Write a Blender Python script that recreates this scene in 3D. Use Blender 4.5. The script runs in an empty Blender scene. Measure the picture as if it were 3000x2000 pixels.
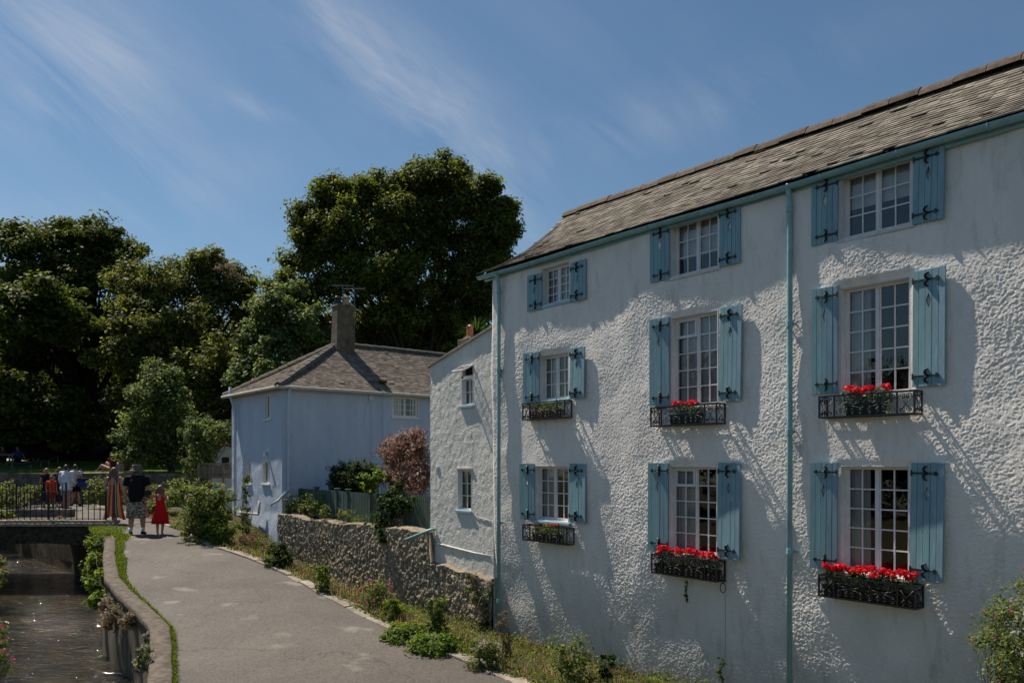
import bpy, bmesh, math, random
import numpy as np
from mathutils import Vector, Matrix
PI = math.pi
random.seed(7)
sc = bpy.context.scene
COL = sc.collection

# ------------------------------------------------------------------ camera, light, exposure
H = 3.3                       # camera height above the foot of the white house
F = 1750.0                    # focal length in px of a 2352 px wide frame
cam_d = bpy.data.cameras.new('camera'); cam = bpy.data.objects.new('camera', cam_d); COL.objects.link(cam)
cam.location = (0, 0, H); cam.rotation_euler = (math.radians(90), 0, 0)
cam_d.sensor_width = 36; cam_d.lens = 36*F/2352; cam_d.shift_y = 276/2352
cam_d.clip_start = 0.1; cam_d.clip_end = 3000
sc.camera = cam
sc.view_settings.view_transform = 'Standard'; sc.view_settings.look = 'None'
sc.view_settings.gamma = 1; sc.view_settings.exposure = 0.38
SUN_EL = math.radians(57.5)
SUN_AZ = math.radians(129.2 + 11.5)      # math angle of the direction towards the sun
sund = bpy.data.lights.new('sun', 'SUN'); sun = bpy.data.objects.new('sun', sund); COL.objects.link(sun)
sund.energy = 5.0; sund.angle = math.radians(0.53); sund.color = (1.0, 0.91, 0.77)
SD = Vector((math.cos(SUN_EL)*math.cos(SUN_AZ), math.cos(SUN_EL)*math.sin(SUN_AZ), math.sin(SUN_EL)))
sun.rotation_euler = SD.to_track_quat('Z', 'Y').to_euler(); sun.location = (-20, 20, 40)

def world():
    w = bpy.data.worlds.new('World'); sc.world = w; w.use_nodes = True
    nt = w.node_tree; N = nt.nodes; L = nt.links; N.clear()
    out = N.new('ShaderNodeOutputWorld'); bg = N.new('ShaderNodeBackground'); bg.inputs[1].default_value = 0.066
    L.new(bg.outputs[0], out.inputs[0])
    sky = N.new('ShaderNodeTexSky'); sky.sky_type = 'NISHITA'; sky.sun_disc = False
    sky.sun_elevation = SUN_EL; sky.sun_rotation = math.radians(90) - SUN_AZ
    sky.air_density = 1.1; sky.dust_density = 0.35; sky.ozone_density = 2.2; sky.altitude = 200
    tc = N.new('ShaderNodeTexCoord'); sep = N.new('ShaderNodeSeparateXYZ'); L.new(tc.outputs['Generated'], sep.inputs[0])
    def M(op, a, b=None, c=None, clamp=False):
        n = N.new('ShaderNodeMath'); n.operation = op; n.use_clamp = clamp
        for i, v in enumerate((a, b, c)):
            if v is None: continue
            if isinstance(v, (int, float)): n.inputs[i].default_value = v
            else: L.new(v, n.inputs[i])
        return n.outputs[0]
    yy = M('MAXIMUM', sep.outputs[1], 0.05)
    px = M('DIVIDE', sep.outputs[0], yy); pz = M('DIVIDE', sep.outputs[2], yy)
    cmb = N.new('ShaderNodeCombineXYZ'); L.new(px, cmb.inputs[0]); L.new(pz, cmb.inputs[1])
    def noise(rot, scl, sx, detail, dist, rough=0.6):
        mp = N.new('ShaderNodeMapping'); mp.inputs['Scale'].default_value = (sx, 1, 1)
        m0 = N.new('ShaderNodeMapping'); m0.inputs['Rotation'].default_value = (0, 0, rot); L.new(cmb.outputs[0], m0.inputs[0]); L.new(m0.outputs[0], mp.inputs[0])
        nz = N.new('ShaderNodeTexNoise'); nz.inputs['Scale'].default_value = scl; nz.inputs['Detail'].default_value = detail
        nz.inputs['Roughness'].default_value = rough; nz.inputs['Distortion'].default_value = dist
        L.new(mp.outputs[0], nz.inputs[0]); return nz.outputs[0]
    n1 = noise(math.radians(42), 9, 0.22, 10, 0.8)      # wisps
    n2 = noise(0, 2.2, 1, 3, 0.3, 0.5)                   # patches
    n3 = noise(math.radians(30), 20, 0.14, 8, 1.4)
    def gauss_line(ax, az, bx, bz, w0):
        # distance from the line a-b, falling off along it
        dx, dz = bx-ax, bz-az; l = math.hypot(dx, dz); dx /= l; dz /= l
        u = M('ADD', M('MULTIPLY', M('SUBTRACT', px, ax), dx), M('MULTIPLY', M('SUBTRACT', pz, az), dz))
        v = M('ADD', M('MULTIPLY', M('SUBTRACT', px, ax), -dz), M('MULTIPLY', M('SUBTRACT', pz, az), dx))
        v = M('ADD', v, M('MULTIPLY', M('SUBTRACT', n2, 0.5), 0.16))
        g = M('POWER', 2.718, M('MULTIPLY', M('MULTIPLY', v, v), -1/(w0*w0)))
        uc = M('SUBTRACT', u, l/2)
        e = M('POWER', 2.718, M('MULTIPLY', M('MULTIPLY', uc, uc), -1/((l*0.62)**2)))
        return M('MULTIPLY', g, e)
    def pt(x, y): return ((x-1176)/F, (1060-y)/F)
    m = gauss_line(*pt(660, -60), *pt(1150, 420), 0.055)
    m2 = M('MULTIPLY', gauss_line(*pt(-80, 60), *pt(330, 190), 0.075), 1.0)
    m3 = M('MULTIPLY', gauss_line(*pt(-60, 230), *pt(300, 330), 0.03), 0.6)
    m4 = M('MULTIPLY', gauss_line(*pt(550, 220), *pt(660, 270), 0.013), 0.7)
    m5 = M('MULTIPLY', gauss_line(*pt(1000, 420), *pt(1900, 150), 0.035), 0.3)
    m6 = M('MULTIPLY', gauss_line(*pt(-200, 560), *pt(620, 370), 0.04), 0.3)
    tot = m
    for q in (m2, m3, m4, m5, m6): tot = M('ADD', tot, q)
    w1 = M('MULTIPLY', M('SUBTRACT', n1, 0.36), 3.2, clamp=True)
    w3 = M('ADD', M('MULTIPLY', n3, 1.5), 0.05)
    dens = M('MULTIPLY', M('MULTIPLY', M('MULTIPLY', tot, w1), w3), 0.72, clamp=True)
    veil = M('MULTIPLY', M('MULTIPLY', M('SUBTRACT', n2, 0.42), 0.35, clamp=True), w1)
    dens = M('ADD', dens, veil, clamp=True)
    mix = N.new('ShaderNodeMix'); mix.data_type = 'RGBA'
    # radiance of sunlit cirrus in the sky texture's units
    mix.inputs[7].default_value = (6.6, 7.0, 7.8, 1)
    tint = N.new('ShaderNodeMix'); tint.data_type = 'RGBA'; tint.blend_type = 'MULTIPLY'; tint.inputs[0].default_value = 1
    tint.inputs[7].default_value = (0.80, 0.93, 0.95, 1)
    L.new(sky.outputs[0], tint.inputs[6])
    L.new(dens, mix.inputs[0]); L.new(tint.outputs[2], mix.inputs[6]); L.new(mix.outputs[2], bg.inputs[0])
world()

# ------------------------------------------------------------------ helpers
def P(x, y, Y):
    return Vector(((x-1176)/F*Y, Y, H + (1060-y)/F*Y))

def link(o, parent=None):
    COL.objects.link(o)
    if parent is not None: o.parent = parent
    return o
def tag(o, label=None, cat=None, group=None, kind=None):
    if label: o['label'] = label
    if cat: o['category'] = cat
    if group: o['group'] = group
    if kind: o['kind'] = kind
    return o
def empty(name, loc=(0, 0, 0), rz=0, label=None, cat=None, group=None):
    o = bpy.data.objects.new(name, None); COL.objects.link(o)
    o.location = loc; o.rotation_euler = (0, 0, rz); o.empty_display_size = 0.2
    return tag(o, label, cat, group)

def mesh_np(name, verts, faces, mat, parent=None, smooth=False, attrs=None):
    """verts (n,3) array, faces (m,k) array with constant k"""
    verts = np.asarray(verts, dtype=np.float32); faces = np.asarray(faces, dtype=np.int32)
    me = bpy.data.meshes.new(name); k = faces.shape[1]; m = len(faces)
    me.vertices.add(len(verts)); me.vertices.foreach_set('co', verts.ravel())
    me.loops.add(m*k); me.loops.foreach_set('vertex_index', faces.ravel())
    me.polygons.add(m)
    me.polygons.foreach_set('loop_start', np.arange(0, m*k, k, dtype=np.int32))
    me.polygons.foreach_set('loop_total', np.full(m, k, dtype=np.int32))
    if smooth: me.polygons.foreach_set('use_smooth', np.ones(m, dtype=bool))
    me.update(calc_edges=True); me.validate()
    if attrs:
        for an, av in attrs.items():
            a = me.color_attributes.new(an, 'FLOAT_COLOR', 'POINT')
            a.data.foreach_set('color', np.asarray(av, dtype=np.float32).ravel())
    me.materials.append(mat)
    o = bpy.data.objects.new(name, me)
    return link(o, parent)

class MB:
    def __init__(s): s.v = []; s.f = []
    def add(s, vs, fs):
        b = len(s.v); s.v += [tuple(v) for v in vs]; s.f += [tuple(i+b for i in f) for f in fs]; return s
    def box(s, x0, x1, y0, y1, z0, z1):
        return s.add([(x0,y0,z0),(x1,y0,z0),(x1,y1,z0),(x0,y1,z0),(x0,y0,z1),(x1,y0,z1),(x1,y1,z1),(x0,y1,z1)],
                     [(0,3,2,1),(4,5,6,7),(0,1,5,4),(1,2,6,5),(2,3,7,6),(3,0,4,7)])
    def hexa(s, bottom, top):
        return s.add(list(bottom)+list(top), [(3,2,1,0),(4,5,6,7),(0,1,5,4),(1,2,6,5),(2,3,7,6),(3,0,4,7)])
    def prism(s, poly, y0, y1):          # polygon in xz extruded along y
        n = len(poly)
        vs = [(x, y0, z) for x, z in poly] + [(x, y1, z) for x, z in poly]
        fs = [tuple(range(n)), tuple(range(2*n-1, n-1, -1))] + [((i+1) % n, i, n+i, n+(i+1) % n) for i in range(n)]
        return s.add(vs, fs)
    def prism_z(s, poly, z0, z1):
        n = len(poly)
        vs = [(x, y, z0) for x, y in poly] + [(x, y, z1) for x, y in poly]
        fs = [tuple(range(n-1, -1, -1)), tuple(range(n, 2*n))] + [(i, (i+1) % n, n+(i+1) % n, n+i) for i in range(n)]
        return s.add(vs, fs)
    def tube(s, pts, r, n=8, caps=True, flat=None):
        pts = [Vector(p) for p in pts]; m = len(pts)
        rs = [r]*m if isinstance(r, (int, float)) else list(r)
        vs = []; prev = None
        for i, p in enumerate(pts):
            t = (pts[min(i+1, m-1)] - pts[max(i-1, 0)])
            t = t.normalized() if t.length > 1e-9 else Vector((0, 0, 1))
            if prev is None:
                a = Vector((0, 0, 1)) if abs(t.z) < 0.9 else Vector((0, 1, 0))
                u = t.cross(a).normalized()
            else:
                u = prev - t*prev.dot(t)
                u = u.normalized() if u.length > 1e-6 else t.orthogonal().normalized()
            prev = u; w = t.cross(u)
            for k in range(n):
                an = 2*PI*k/n
                vs.append(p + (u*math.cos(an) + w*math.sin(an))*rs[i])
        fs = []
        for i in range(m-1):
            for k in range(n):
                k2 = (k+1) % n
                fs.append((i*n+k, i*n+k2, (i+1)*n+k2, (i+1)*n+k))
        if caps:
            fs.append(tuple(range(n-1, -1, -1))); fs.append(tuple(range((m-1)*n, m*n)))
        return s.add(vs, fs)
    def ell(s, c, r, nu=12, nv=8):
        if isinstance(r, (int, float)): r = (r, r, r)
        vs = [(c[0], c[1], c[2]-r[2])]
        for j in range(1, nv):
            ph = -PI/2 + PI*j/nv
            for i in range(nu):
                th = 2*PI*i/nu
                vs.append((c[0]+r[0]*math.cos(ph)*math.cos(th), c[1]+r[1]*math.cos(ph)*math.sin(th), c[2]+r[2]*math.sin(ph)))
        vs.append((c[0], c[1], c[2]+r[2])); T = len(vs)-1
        fs = [(0, 1+(i+1) % nu, 1+i) for i in range(nu)]
        for j in range(nv-2):
            for i in range(nu):
                a = 1+j*nu; b = a+nu
                fs.append((a+i, a+(i+1) % nu, b+(i+1) % nu, b+i))
        a = 1+(nv-2)*nu
        fs += [(a+i, a+(i+1) % nu, T) for i in range(nu)]
        return s.add(vs, fs)
    def build(s, name, mat, parent=None, smooth=False, bevel=0, loc=None):
        me = bpy.data.meshes.new(name); me.from_pydata([tuple(v) for v in s.v], [], s.f); me.update()
        if mat: me.materials.append(mat)
        if smooth:
            for p in me.polygons: p.use_smooth = True
        o = bpy.data.objects.new(name, me); link(o, parent)
        if loc is not None: o.location = loc
        if bevel:
            b = o.modifiers.new('bevel', 'BEVEL'); b.width = bevel; b.segments = 2; b.limit_method = 'ANGLE'
        return o

# ---- numpy noise
def vnoise(x, y, seed=0):
    xi = np.floor(x).astype(np.int64); yi = np.floor(y).astype(np.int64)
    fx = x-xi; fy = y-yi; fx = fx*fx*fx*(fx*(fx*6-15)+10); fy = fy*fy*fy*(fy*(fy*6-15)+10)
    def g(i, j):
        h = (i*374761393 + j*668265263 + seed*1274126177) & 0xFFFFFFFF
        h = ((h ^ (h >> 13))*1274126177) & 0xFFFFFFFF
        h = (h ^ (h >> 16)) & 0xFFFFFFFF
        return h/4294967295.0*2-1
    return (g(xi, yi)*(1-fx)+g(xi+1, yi)*fx)*(1-fy) + (g(xi, yi+1)*(1-fx)+g(xi+1, yi+1)*fx)*fy
def fbm(x, y, oct=4, seed=0, gain=0.5):
    t = 0; a = 1; f = 1; s = 0
    for o in range(oct):
        t = t + a*vnoise(x*f+17.3*o, y*f-9.1*o, seed+o); s += a; a *= gain; f *= 2.03
    return t/s

# ------------------------------------------------------------------ materials
MATS = {}
def newmat(name):
    m = bpy.data.materials.new(name); m.use_nodes = True
    nt = m.node_tree; b = nt.nodes['Principled BSDF']; return m, nt, b
def setspec(b, v):
    b.inputs['Specular IOR Level'].default_value = v
def M_basic(name, col, rough=0.6, var=0.15, scale=6.0, bump=0.0, bscale=40.0, spec=0.4, metal=0.0, dark=None, coord='Object', island=0.0, stretch=(1, 1, 1), bdist=0.01):
    """principled with noise-mottled colour, optional per-island shift and bump"""
    m, nt, b = newmat(name); N = nt.nodes; L = nt.links
    tc = N.new('ShaderNodeTexCoord'); mp = N.new('ShaderNodeMapping'); mp.inputs['Scale'].default_value = stretch
    L.new(tc.outputs[coord], mp.inputs[0])
    nz = N.new('ShaderNodeTexNoise'); nz.inputs['Scale'].default_value = scale; nz.inputs['Detail'].default_value = 8; nz.inputs['Roughness'].default_value = 0.65
    L.new(mp.outputs[0], nz.inputs[0])
    cr = N.new('ShaderNodeValToRGB'); L.new(nz.outputs[0], cr.inputs[0])
    d = dark or [c*(1-var*2) for c in col]; l = [min(1, c*(1+var)) for c in col]
    cr.color_ramp.elements[0].position = 0.3; cr.color_ramp.elements[0].color = (*d, 1)
    cr.color_ramp.elements[1].position = 0.7; cr.color_ramp.elements[1].color = (*l, 1)
    src = cr.outputs[0]
    if island:
        g = N.new('ShaderNodeNewGeometry'); hs = N.new('ShaderNodeHueSaturation')
        mr = N.new('ShaderNodeMapRange'); mr.inputs[3].default_value = 1-island; mr.inputs[4].default_value = 1+island
        L.new(g.outputs['Random Per Island'], mr.inputs[0]); L.new(mr.outputs[0], hs.inputs['Value'])
        mr2 = N.new('ShaderNodeMapRange'); mr2.inputs[3].default_value = 0.485; mr2.inputs[4].default_value = 0.515
        wn = N.new('ShaderNodeTexWhiteNoise'); wn.noise_dimensions = '1D'; L.new(g.outputs['Random Per Island'], wn.inputs['W'])
        L.new(wn.outputs[0], mr2.inputs[0]); L.new(mr2.outputs[0], hs.inputs['Hue'])
        L.new(src, hs.inputs['Color']); src = hs.outputs[0]
    L.new(src, b.inputs['Base Color'])
    b.inputs['Roughness'].default_value = rough; setspec(b, spec); b.inputs['Metallic'].default_value = metal
    if bump:
        n2 = N.new('ShaderNodeTexNoise'); n2.inputs['Scale'].default_value = bscale; n2.inputs['Detail'].default_value = 6
        L.new(mp.outputs[0], n2.inputs[0])
        bp = N.new('ShaderNodeBump'); bp.inputs['Strength'].default_value = bump; bp.inputs['Distance'].default_value = bdist
        L.new(n2.outputs[0], bp.inputs['Height']); L.new(bp.outputs[0], b.inputs['Normal'])
    MATS[name] = m
    return m

def M_leaf(name, col, col2=None, rough=0.55, trans=0.5, spec=0.16, val=0.4):
    m, nt, b = newmat(name); N = nt.nodes; L = nt.links
    g = N.new('ShaderNodeNewGeometry'); cr = N.new('ShaderNodeValToRGB'); L.new(g.outputs['Random Per Island'], cr.inputs[0])
    col2 = col2 or [c*1.6 for c in col]
    cr.color_ramp.elements[0].color = (*[c*(1-val) for c in col], 1)
    cr.color_ramp.elements[1].color = (*col2, 1)
    e = cr.color_ramp.elements.new(0.6); e.color = (*col, 1)
    L.new(cr.outputs[0], b.inputs['Base Color']); b.inputs['Roughness'].default_value = rough; setspec(b, spec)
    tr = N.new('ShaderNodeBsdfTranslucent')
    hs = N.new('ShaderNodeHueSaturation'); hs.inputs['Saturation'].default_value = 1.15; hs.inputs['Value'].default_value = 1.5; hs.inputs['Hue'].default_value = 0.485
    L.new(cr.outputs[0], hs.inputs['Color']); L.new(hs.outputs[0], tr.inputs[0])
    mx = N.new('ShaderNodeMixShader'); mx.inputs[0].default_value = trans
    L.new(b.outputs[0], mx.inputs[1]); L.new(tr.outputs[0], mx.inputs[2]); L.new(mx.outputs[0], N['Material Output'].inputs[0])
    return m

def M_stucco(name, col, bump=0.5, bscale=55, dirt=(0.30, 0.29, 0.25), low=0.0, dist=0.012):
    m, nt, b = newmat(name); N = nt.nodes; L = nt.links
    tc = N.new('ShaderNodeTexCoord')
    n1 = N.new('ShaderNodeTexNoise'); n1.inputs['Scale'].default_value = 1.1; n1.inputs['Detail'].default_value = 9; n1.inputs['Roughness'].default_value = 0.7
    mp = N.new('ShaderNodeMapping'); mp.inputs['Scale'].default_value = (1.5, 1.5, 0.6); L.new(tc.outputs['Object'], mp.inputs[0]); L.new(mp.outputs[0], n1.inputs[0])
    cr = N.new('ShaderNodeValToRGB'); L.new(n1.outputs[0], cr.inputs[0])
    cr.color_ramp.elements[0].position = 0.30; cr.color_ramp.elements[0].color = (*[c*0.86 for c in col], 1)
    cr.color_ramp.elements[1].position = 0.6; cr.color_ramp.elements[1].color = (*col, 1)
    # grime: streaky noise, heavier near the foot of the wall (weathering)
    n3 = N.new('ShaderNodeTexNoise'); n3.inputs['Scale'].default_value = 2.6; n3.inputs['Detail'].default_value = 10; n3.inputs['Roughness'].default_value = 0.75
    mp3 = N.new('ShaderNodeMapping'); mp3.inputs['Scale'].default_value = (2.2, 2.2, 0.5); L.new(tc.outputs['Object'], mp3.inputs[0]); L.new(mp3.outputs[0], n3.inputs[0])
    r3 = N.new('ShaderNodeMapRange'); r3.inputs[1].default_value = 0.52; r3.inputs[2].default_value = 0.80; r3.inputs[3].default_value = 0; r3.inputs[4].default_value = 0.6
    L.new(n3.outputs[0], r3.inputs[0])
    sp = N.new('ShaderNodeSeparateXYZ'); L.new(tc.outputs['Object'], sp.inputs[0])
    rz = N.new('ShaderNodeMapRange'); rz.inputs[1].default_value = 1.6; rz.inputs[2].default_value = -0.2; rz.inputs[3].default_value = 0; rz.inputs[4].default_value = low
    L.new(sp.outputs[2], rz.inputs[0])
    n4 = N.new('ShaderNodeTexNoise'); n4.inputs['Scale'].default_value = 1.7; n4.inputs['Detail'].default_value = 8; L.new(tc.outputs['Object'], n4.inputs[0])
    mu = N.new('ShaderNodeMath'); mu.operation = 'MULTIPLY'; L.new(rz.outputs[0], mu.inputs[0]); L.new(n4.outputs[0], mu.inputs[1])
    ad = N.new('ShaderNodeMath'); ad.operation = 'ADD'; ad.use_clamp = True; L.new(r3.outputs[0], ad.inputs[0]); L.new(mu.outputs[0], ad.inputs[1])
    mx = N.new('ShaderNodeMix'); mx.data_type = 'RGBA'; L.new(ad.outputs[0], mx.inputs[0]); L.new(cr.outputs[0], mx.inputs[6]); mx.inputs[7].default_value = (*dirt, 1)
    L.new(mx.outputs[2], b.inputs['Base Color']); b.inputs['Roughness'].default_value = 0.85; setspec(b, 0.2)
    n2 = N.new('ShaderNodeTexNoise'); n2.inputs['Scale'].default_value = bscale; n2.inputs['Detail'].default_value = 5; n2.inputs['Roughness'].default_value = 0.6
    n2.inputs['Distortion'].default_value = 0.6
    L.new(tc.outputs['Object'], n2.inputs[0])
    bp = N.new('ShaderNodeBump'); bp.inputs['Strength'].default_value = bump; bp.inputs['Distance'].default_value = dist
    L.new(n2.outputs[0], bp.inputs['Height']); L.new(bp.outputs[0], b.inputs['Normal'])
    return m

def M_attr(name, rough=0.9, bump=0.4, bscale=60, bdist=0.01, scale=25, var=0.25):
    m, nt, b = newmat(name); N = nt.nodes; L = nt.links
    at = N.new('ShaderNodeVertexColor'); at.layer_name = 'col'
    tc = N.new('ShaderNodeTexCoord'); nz = N.new('ShaderNodeTexNoise'); nz.inputs['Scale'].default_value = scale; nz.inputs['Detail'].default_value = 8
    L.new(tc.outputs['Object'], nz.inputs[0])
    mr = N.new('ShaderNodeMapRange'); mr.inputs[1].default_value = 0.3; mr.inputs[2].default_value = 0.7; mr.inputs[3].default_value = 1-var; mr.inputs[4].default_value = 1+var
    L.new(nz.outputs[0], mr.inputs[0])
    vm = N.new('ShaderNodeVectorMath'); vm.operation = 'SCALE'; L.new(at.outputs[0], vm.inputs[0]); L.new(mr.outputs[0], vm.inputs['Scale'])
    L.new(vm.outputs[0], b.inputs['Base Color']); b.inputs['Roughness'].default_value = rough; setspec(b, 0.25)
    n2 = N.new('ShaderNodeTexNoise'); n2.inputs['Scale'].default_value = bscale; n2.inputs['Detail'].default_value = 7; L.new(tc.outputs['Object'], n2.inputs[0])
    bp = N.new('ShaderNodeBump'); bp.inputs['Strength'].default_value = bump; bp.inputs['Distance'].default_value = bdist
    L.new(n2.outputs[0], bp.inputs['Height']); L.new(bp.outputs[0], b.inputs['Normal'])
    return m

def M_slate(name, c1, c2, c3):
    m, nt, b = newmat(name); N = nt.nodes; L = nt.links
    g = N.new('ShaderNodeNewGeometry'); cr = N.new('ShaderNodeValToRGB'); L.new(g.outputs['Random Per Island'], cr.inputs[0])
    cr.color_ramp.elements[0].color = (*c1, 1); cr.color_ramp.elements[1].color = (*c3, 1)
    e = cr.color_ramp.elements.new(0.5); e.color = (*c2, 1)
    tc = N.new('ShaderNodeTexCoord'); nz = N.new('ShaderNodeTexNoise'); nz.inputs['Scale'].default_value = 5; nz.inputs['Detail'].default_value = 10; nz.inputs['Roughness'].default_value = 0.75
    L.new(tc.outputs['Object'], nz.inputs[0])
    # lichen
    r = N.new('ShaderNodeMapRange'); r.inputs[1].default_value = 0.54; r.inputs[2].default_value = 0.66; r.inputs[3].default_value = 0; r.inputs[4].default_value = 0.55; L.new(nz.outputs[0], r.inputs[0])
    mx = N.new('ShaderNodeMix'); mx.data_type = 'RGBA'; L.new(r.outputs[0], mx.inputs[0]); L.new(cr.outputs[0], mx.inputs[6]); mx.inputs[7].default_value = (0.30, 0.27, 0.19, 1)
    n3 = N.new('ShaderNodeTexNoise'); n3.inputs['Scale'].default_value = 2.3; n3.inputs['Detail'].default_value = 8; L.new(tc.outputs['Object'], n3.inputs[0])
    r3 = N.new('ShaderNodeMapRange'); r3.inputs[1].default_value = 0.54; r3.inputs[2].default_value = 0.72; r3.inputs[3].default_value = 0; r3.inputs[4].default_value = 0.6; L.new(n3.outputs[0], r3.inputs[0])
    mx2 = N.new('ShaderNodeMix'); mx2.data_type = 'RGBA'; L.new(r3.outputs[0], mx2.inputs[0]); L.new(mx.outputs[2], mx2.inputs[6]); mx2.inputs[7].default_value = (0.055, 0.042, 0.034, 1)
    L.new(mx2.outputs[2], b.inputs['Base Color']); b.inputs['Roughness'].default_value = 0.92; setspec(b, 0.1)
    n2 = N.new('ShaderNodeTexNoise'); n2.inputs['Scale'].default_value = 45; n2.inputs['Detail'].default_value = 6; L.new(tc.outputs['Object'], n2.inputs[0])
    bp = N.new('ShaderNodeBump'); bp.inputs['Strength'].default_value = 0.6; bp.inputs['Distance'].default_value = 0.01
    L.new(n2.outputs[0], bp.inputs['Height']); L.new(bp.outputs[0], b.inputs['Normal'])
    return m

def M_glass(name):
    m, nt, b = newmat(name); N = nt.nodes; L = nt.links
    gl = N.new('ShaderNodeBsdfGlossy'); gl.inputs['Roughness'].default_value = 0.02
    tr = N.new('ShaderNodeBsdfTransparent'); tr.inputs[0].default_value = (0.86, 0.88, 0.88, 1)
    fr = N.new('ShaderNodeFresnel'); fr.inputs[0].default_value = 1.5
    nz = N.new('ShaderNodeTexNoise'); nz.inputs['Scale'].default_value = 3; tc = N.new('ShaderNodeTexCoord'); L.new(tc.outputs['Object'], nz.inputs[0])
    bp = N.new('ShaderNodeBump'); bp.inputs['Strength'].default_value = 0.15; bp.inputs['Distance'].default_value = 0.02; L.new(nz.outputs[0], bp.inputs['Height'])
    L.new(bp.outputs[0], gl.inputs['Normal'])
    ad = N.new('ShaderNodeMath'); ad.operation = 'MULTIPLY_ADD'; ad.inputs[1].default_value = 1.8; ad.inputs[2].default_value = 0.02; L.new(fr.outputs[0], ad.inputs[0])
    mx = N.new('ShaderNodeMixShader'); L.new(ad.outputs[0], mx.inputs[0]); L.new(tr.outputs[0], mx.inputs[1]); L.new(gl.outputs[0], mx.inputs[2])
    L.new(mx.outputs[0], N['Material Output'].inputs[0])
    return m

def M_water():
    m, nt, b = newmat('river_water'); N = nt.nodes; L = nt.links
    b.inputs['Base Color'].default_value = (0.030, 0.024, 0.012, 1); b.inputs['Roughness'].default_value = 0.04; setspec(b, 0.5)
    tc = N.new('ShaderNodeTexCoord'); mp = N.new('ShaderNodeMapping'); mp.inputs['Scale'].default_value = (0.8, 2.3, 1); L.new(tc.outputs['Object'], mp.inputs[0])
    n1 = N.new('ShaderNodeTexNoise'); n1.inputs['Scale'].default_value = 3.0; n1.inputs['Detail'].default_value = 3; n1.inputs['Roughness'].default_value = 0.45; n1.inputs['Distortion'].default_value = 0.9; L.new(mp.outputs[0], n1.inputs[0])
    bp = N.new('ShaderNodeBump'); bp.inputs['Strength'].default_value = 1.0; bp.inputs['Distance'].default_value = 0.24
    L.new(n1.outputs[0], bp.inputs['Height']); L.new(bp.outputs[0], b.inputs['Normal'])
    n2 = N.new('ShaderNodeTexNoise'); n2.inputs['Scale'].default_value = 0.9; n2.inputs['Detail'].default_value = 5; L.new(tc.outputs['Object'], n2.inputs[0])
    cr = N.new('ShaderNodeValToRGB'); cr.color_ramp.elements[0].position = 0.35; cr.color_ramp.elements[0].color = (0.014, 0.012, 0.007, 1)
    cr.color_ramp.elements[1].position = 0.7; cr.color_ramp.elements[1].color = (0.05, 0.038, 0.019, 1); L.new(n2.outputs[0], cr.inputs[0]); L.new(cr.outputs[0], b.inputs['Base Color'])
    return m

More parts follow.
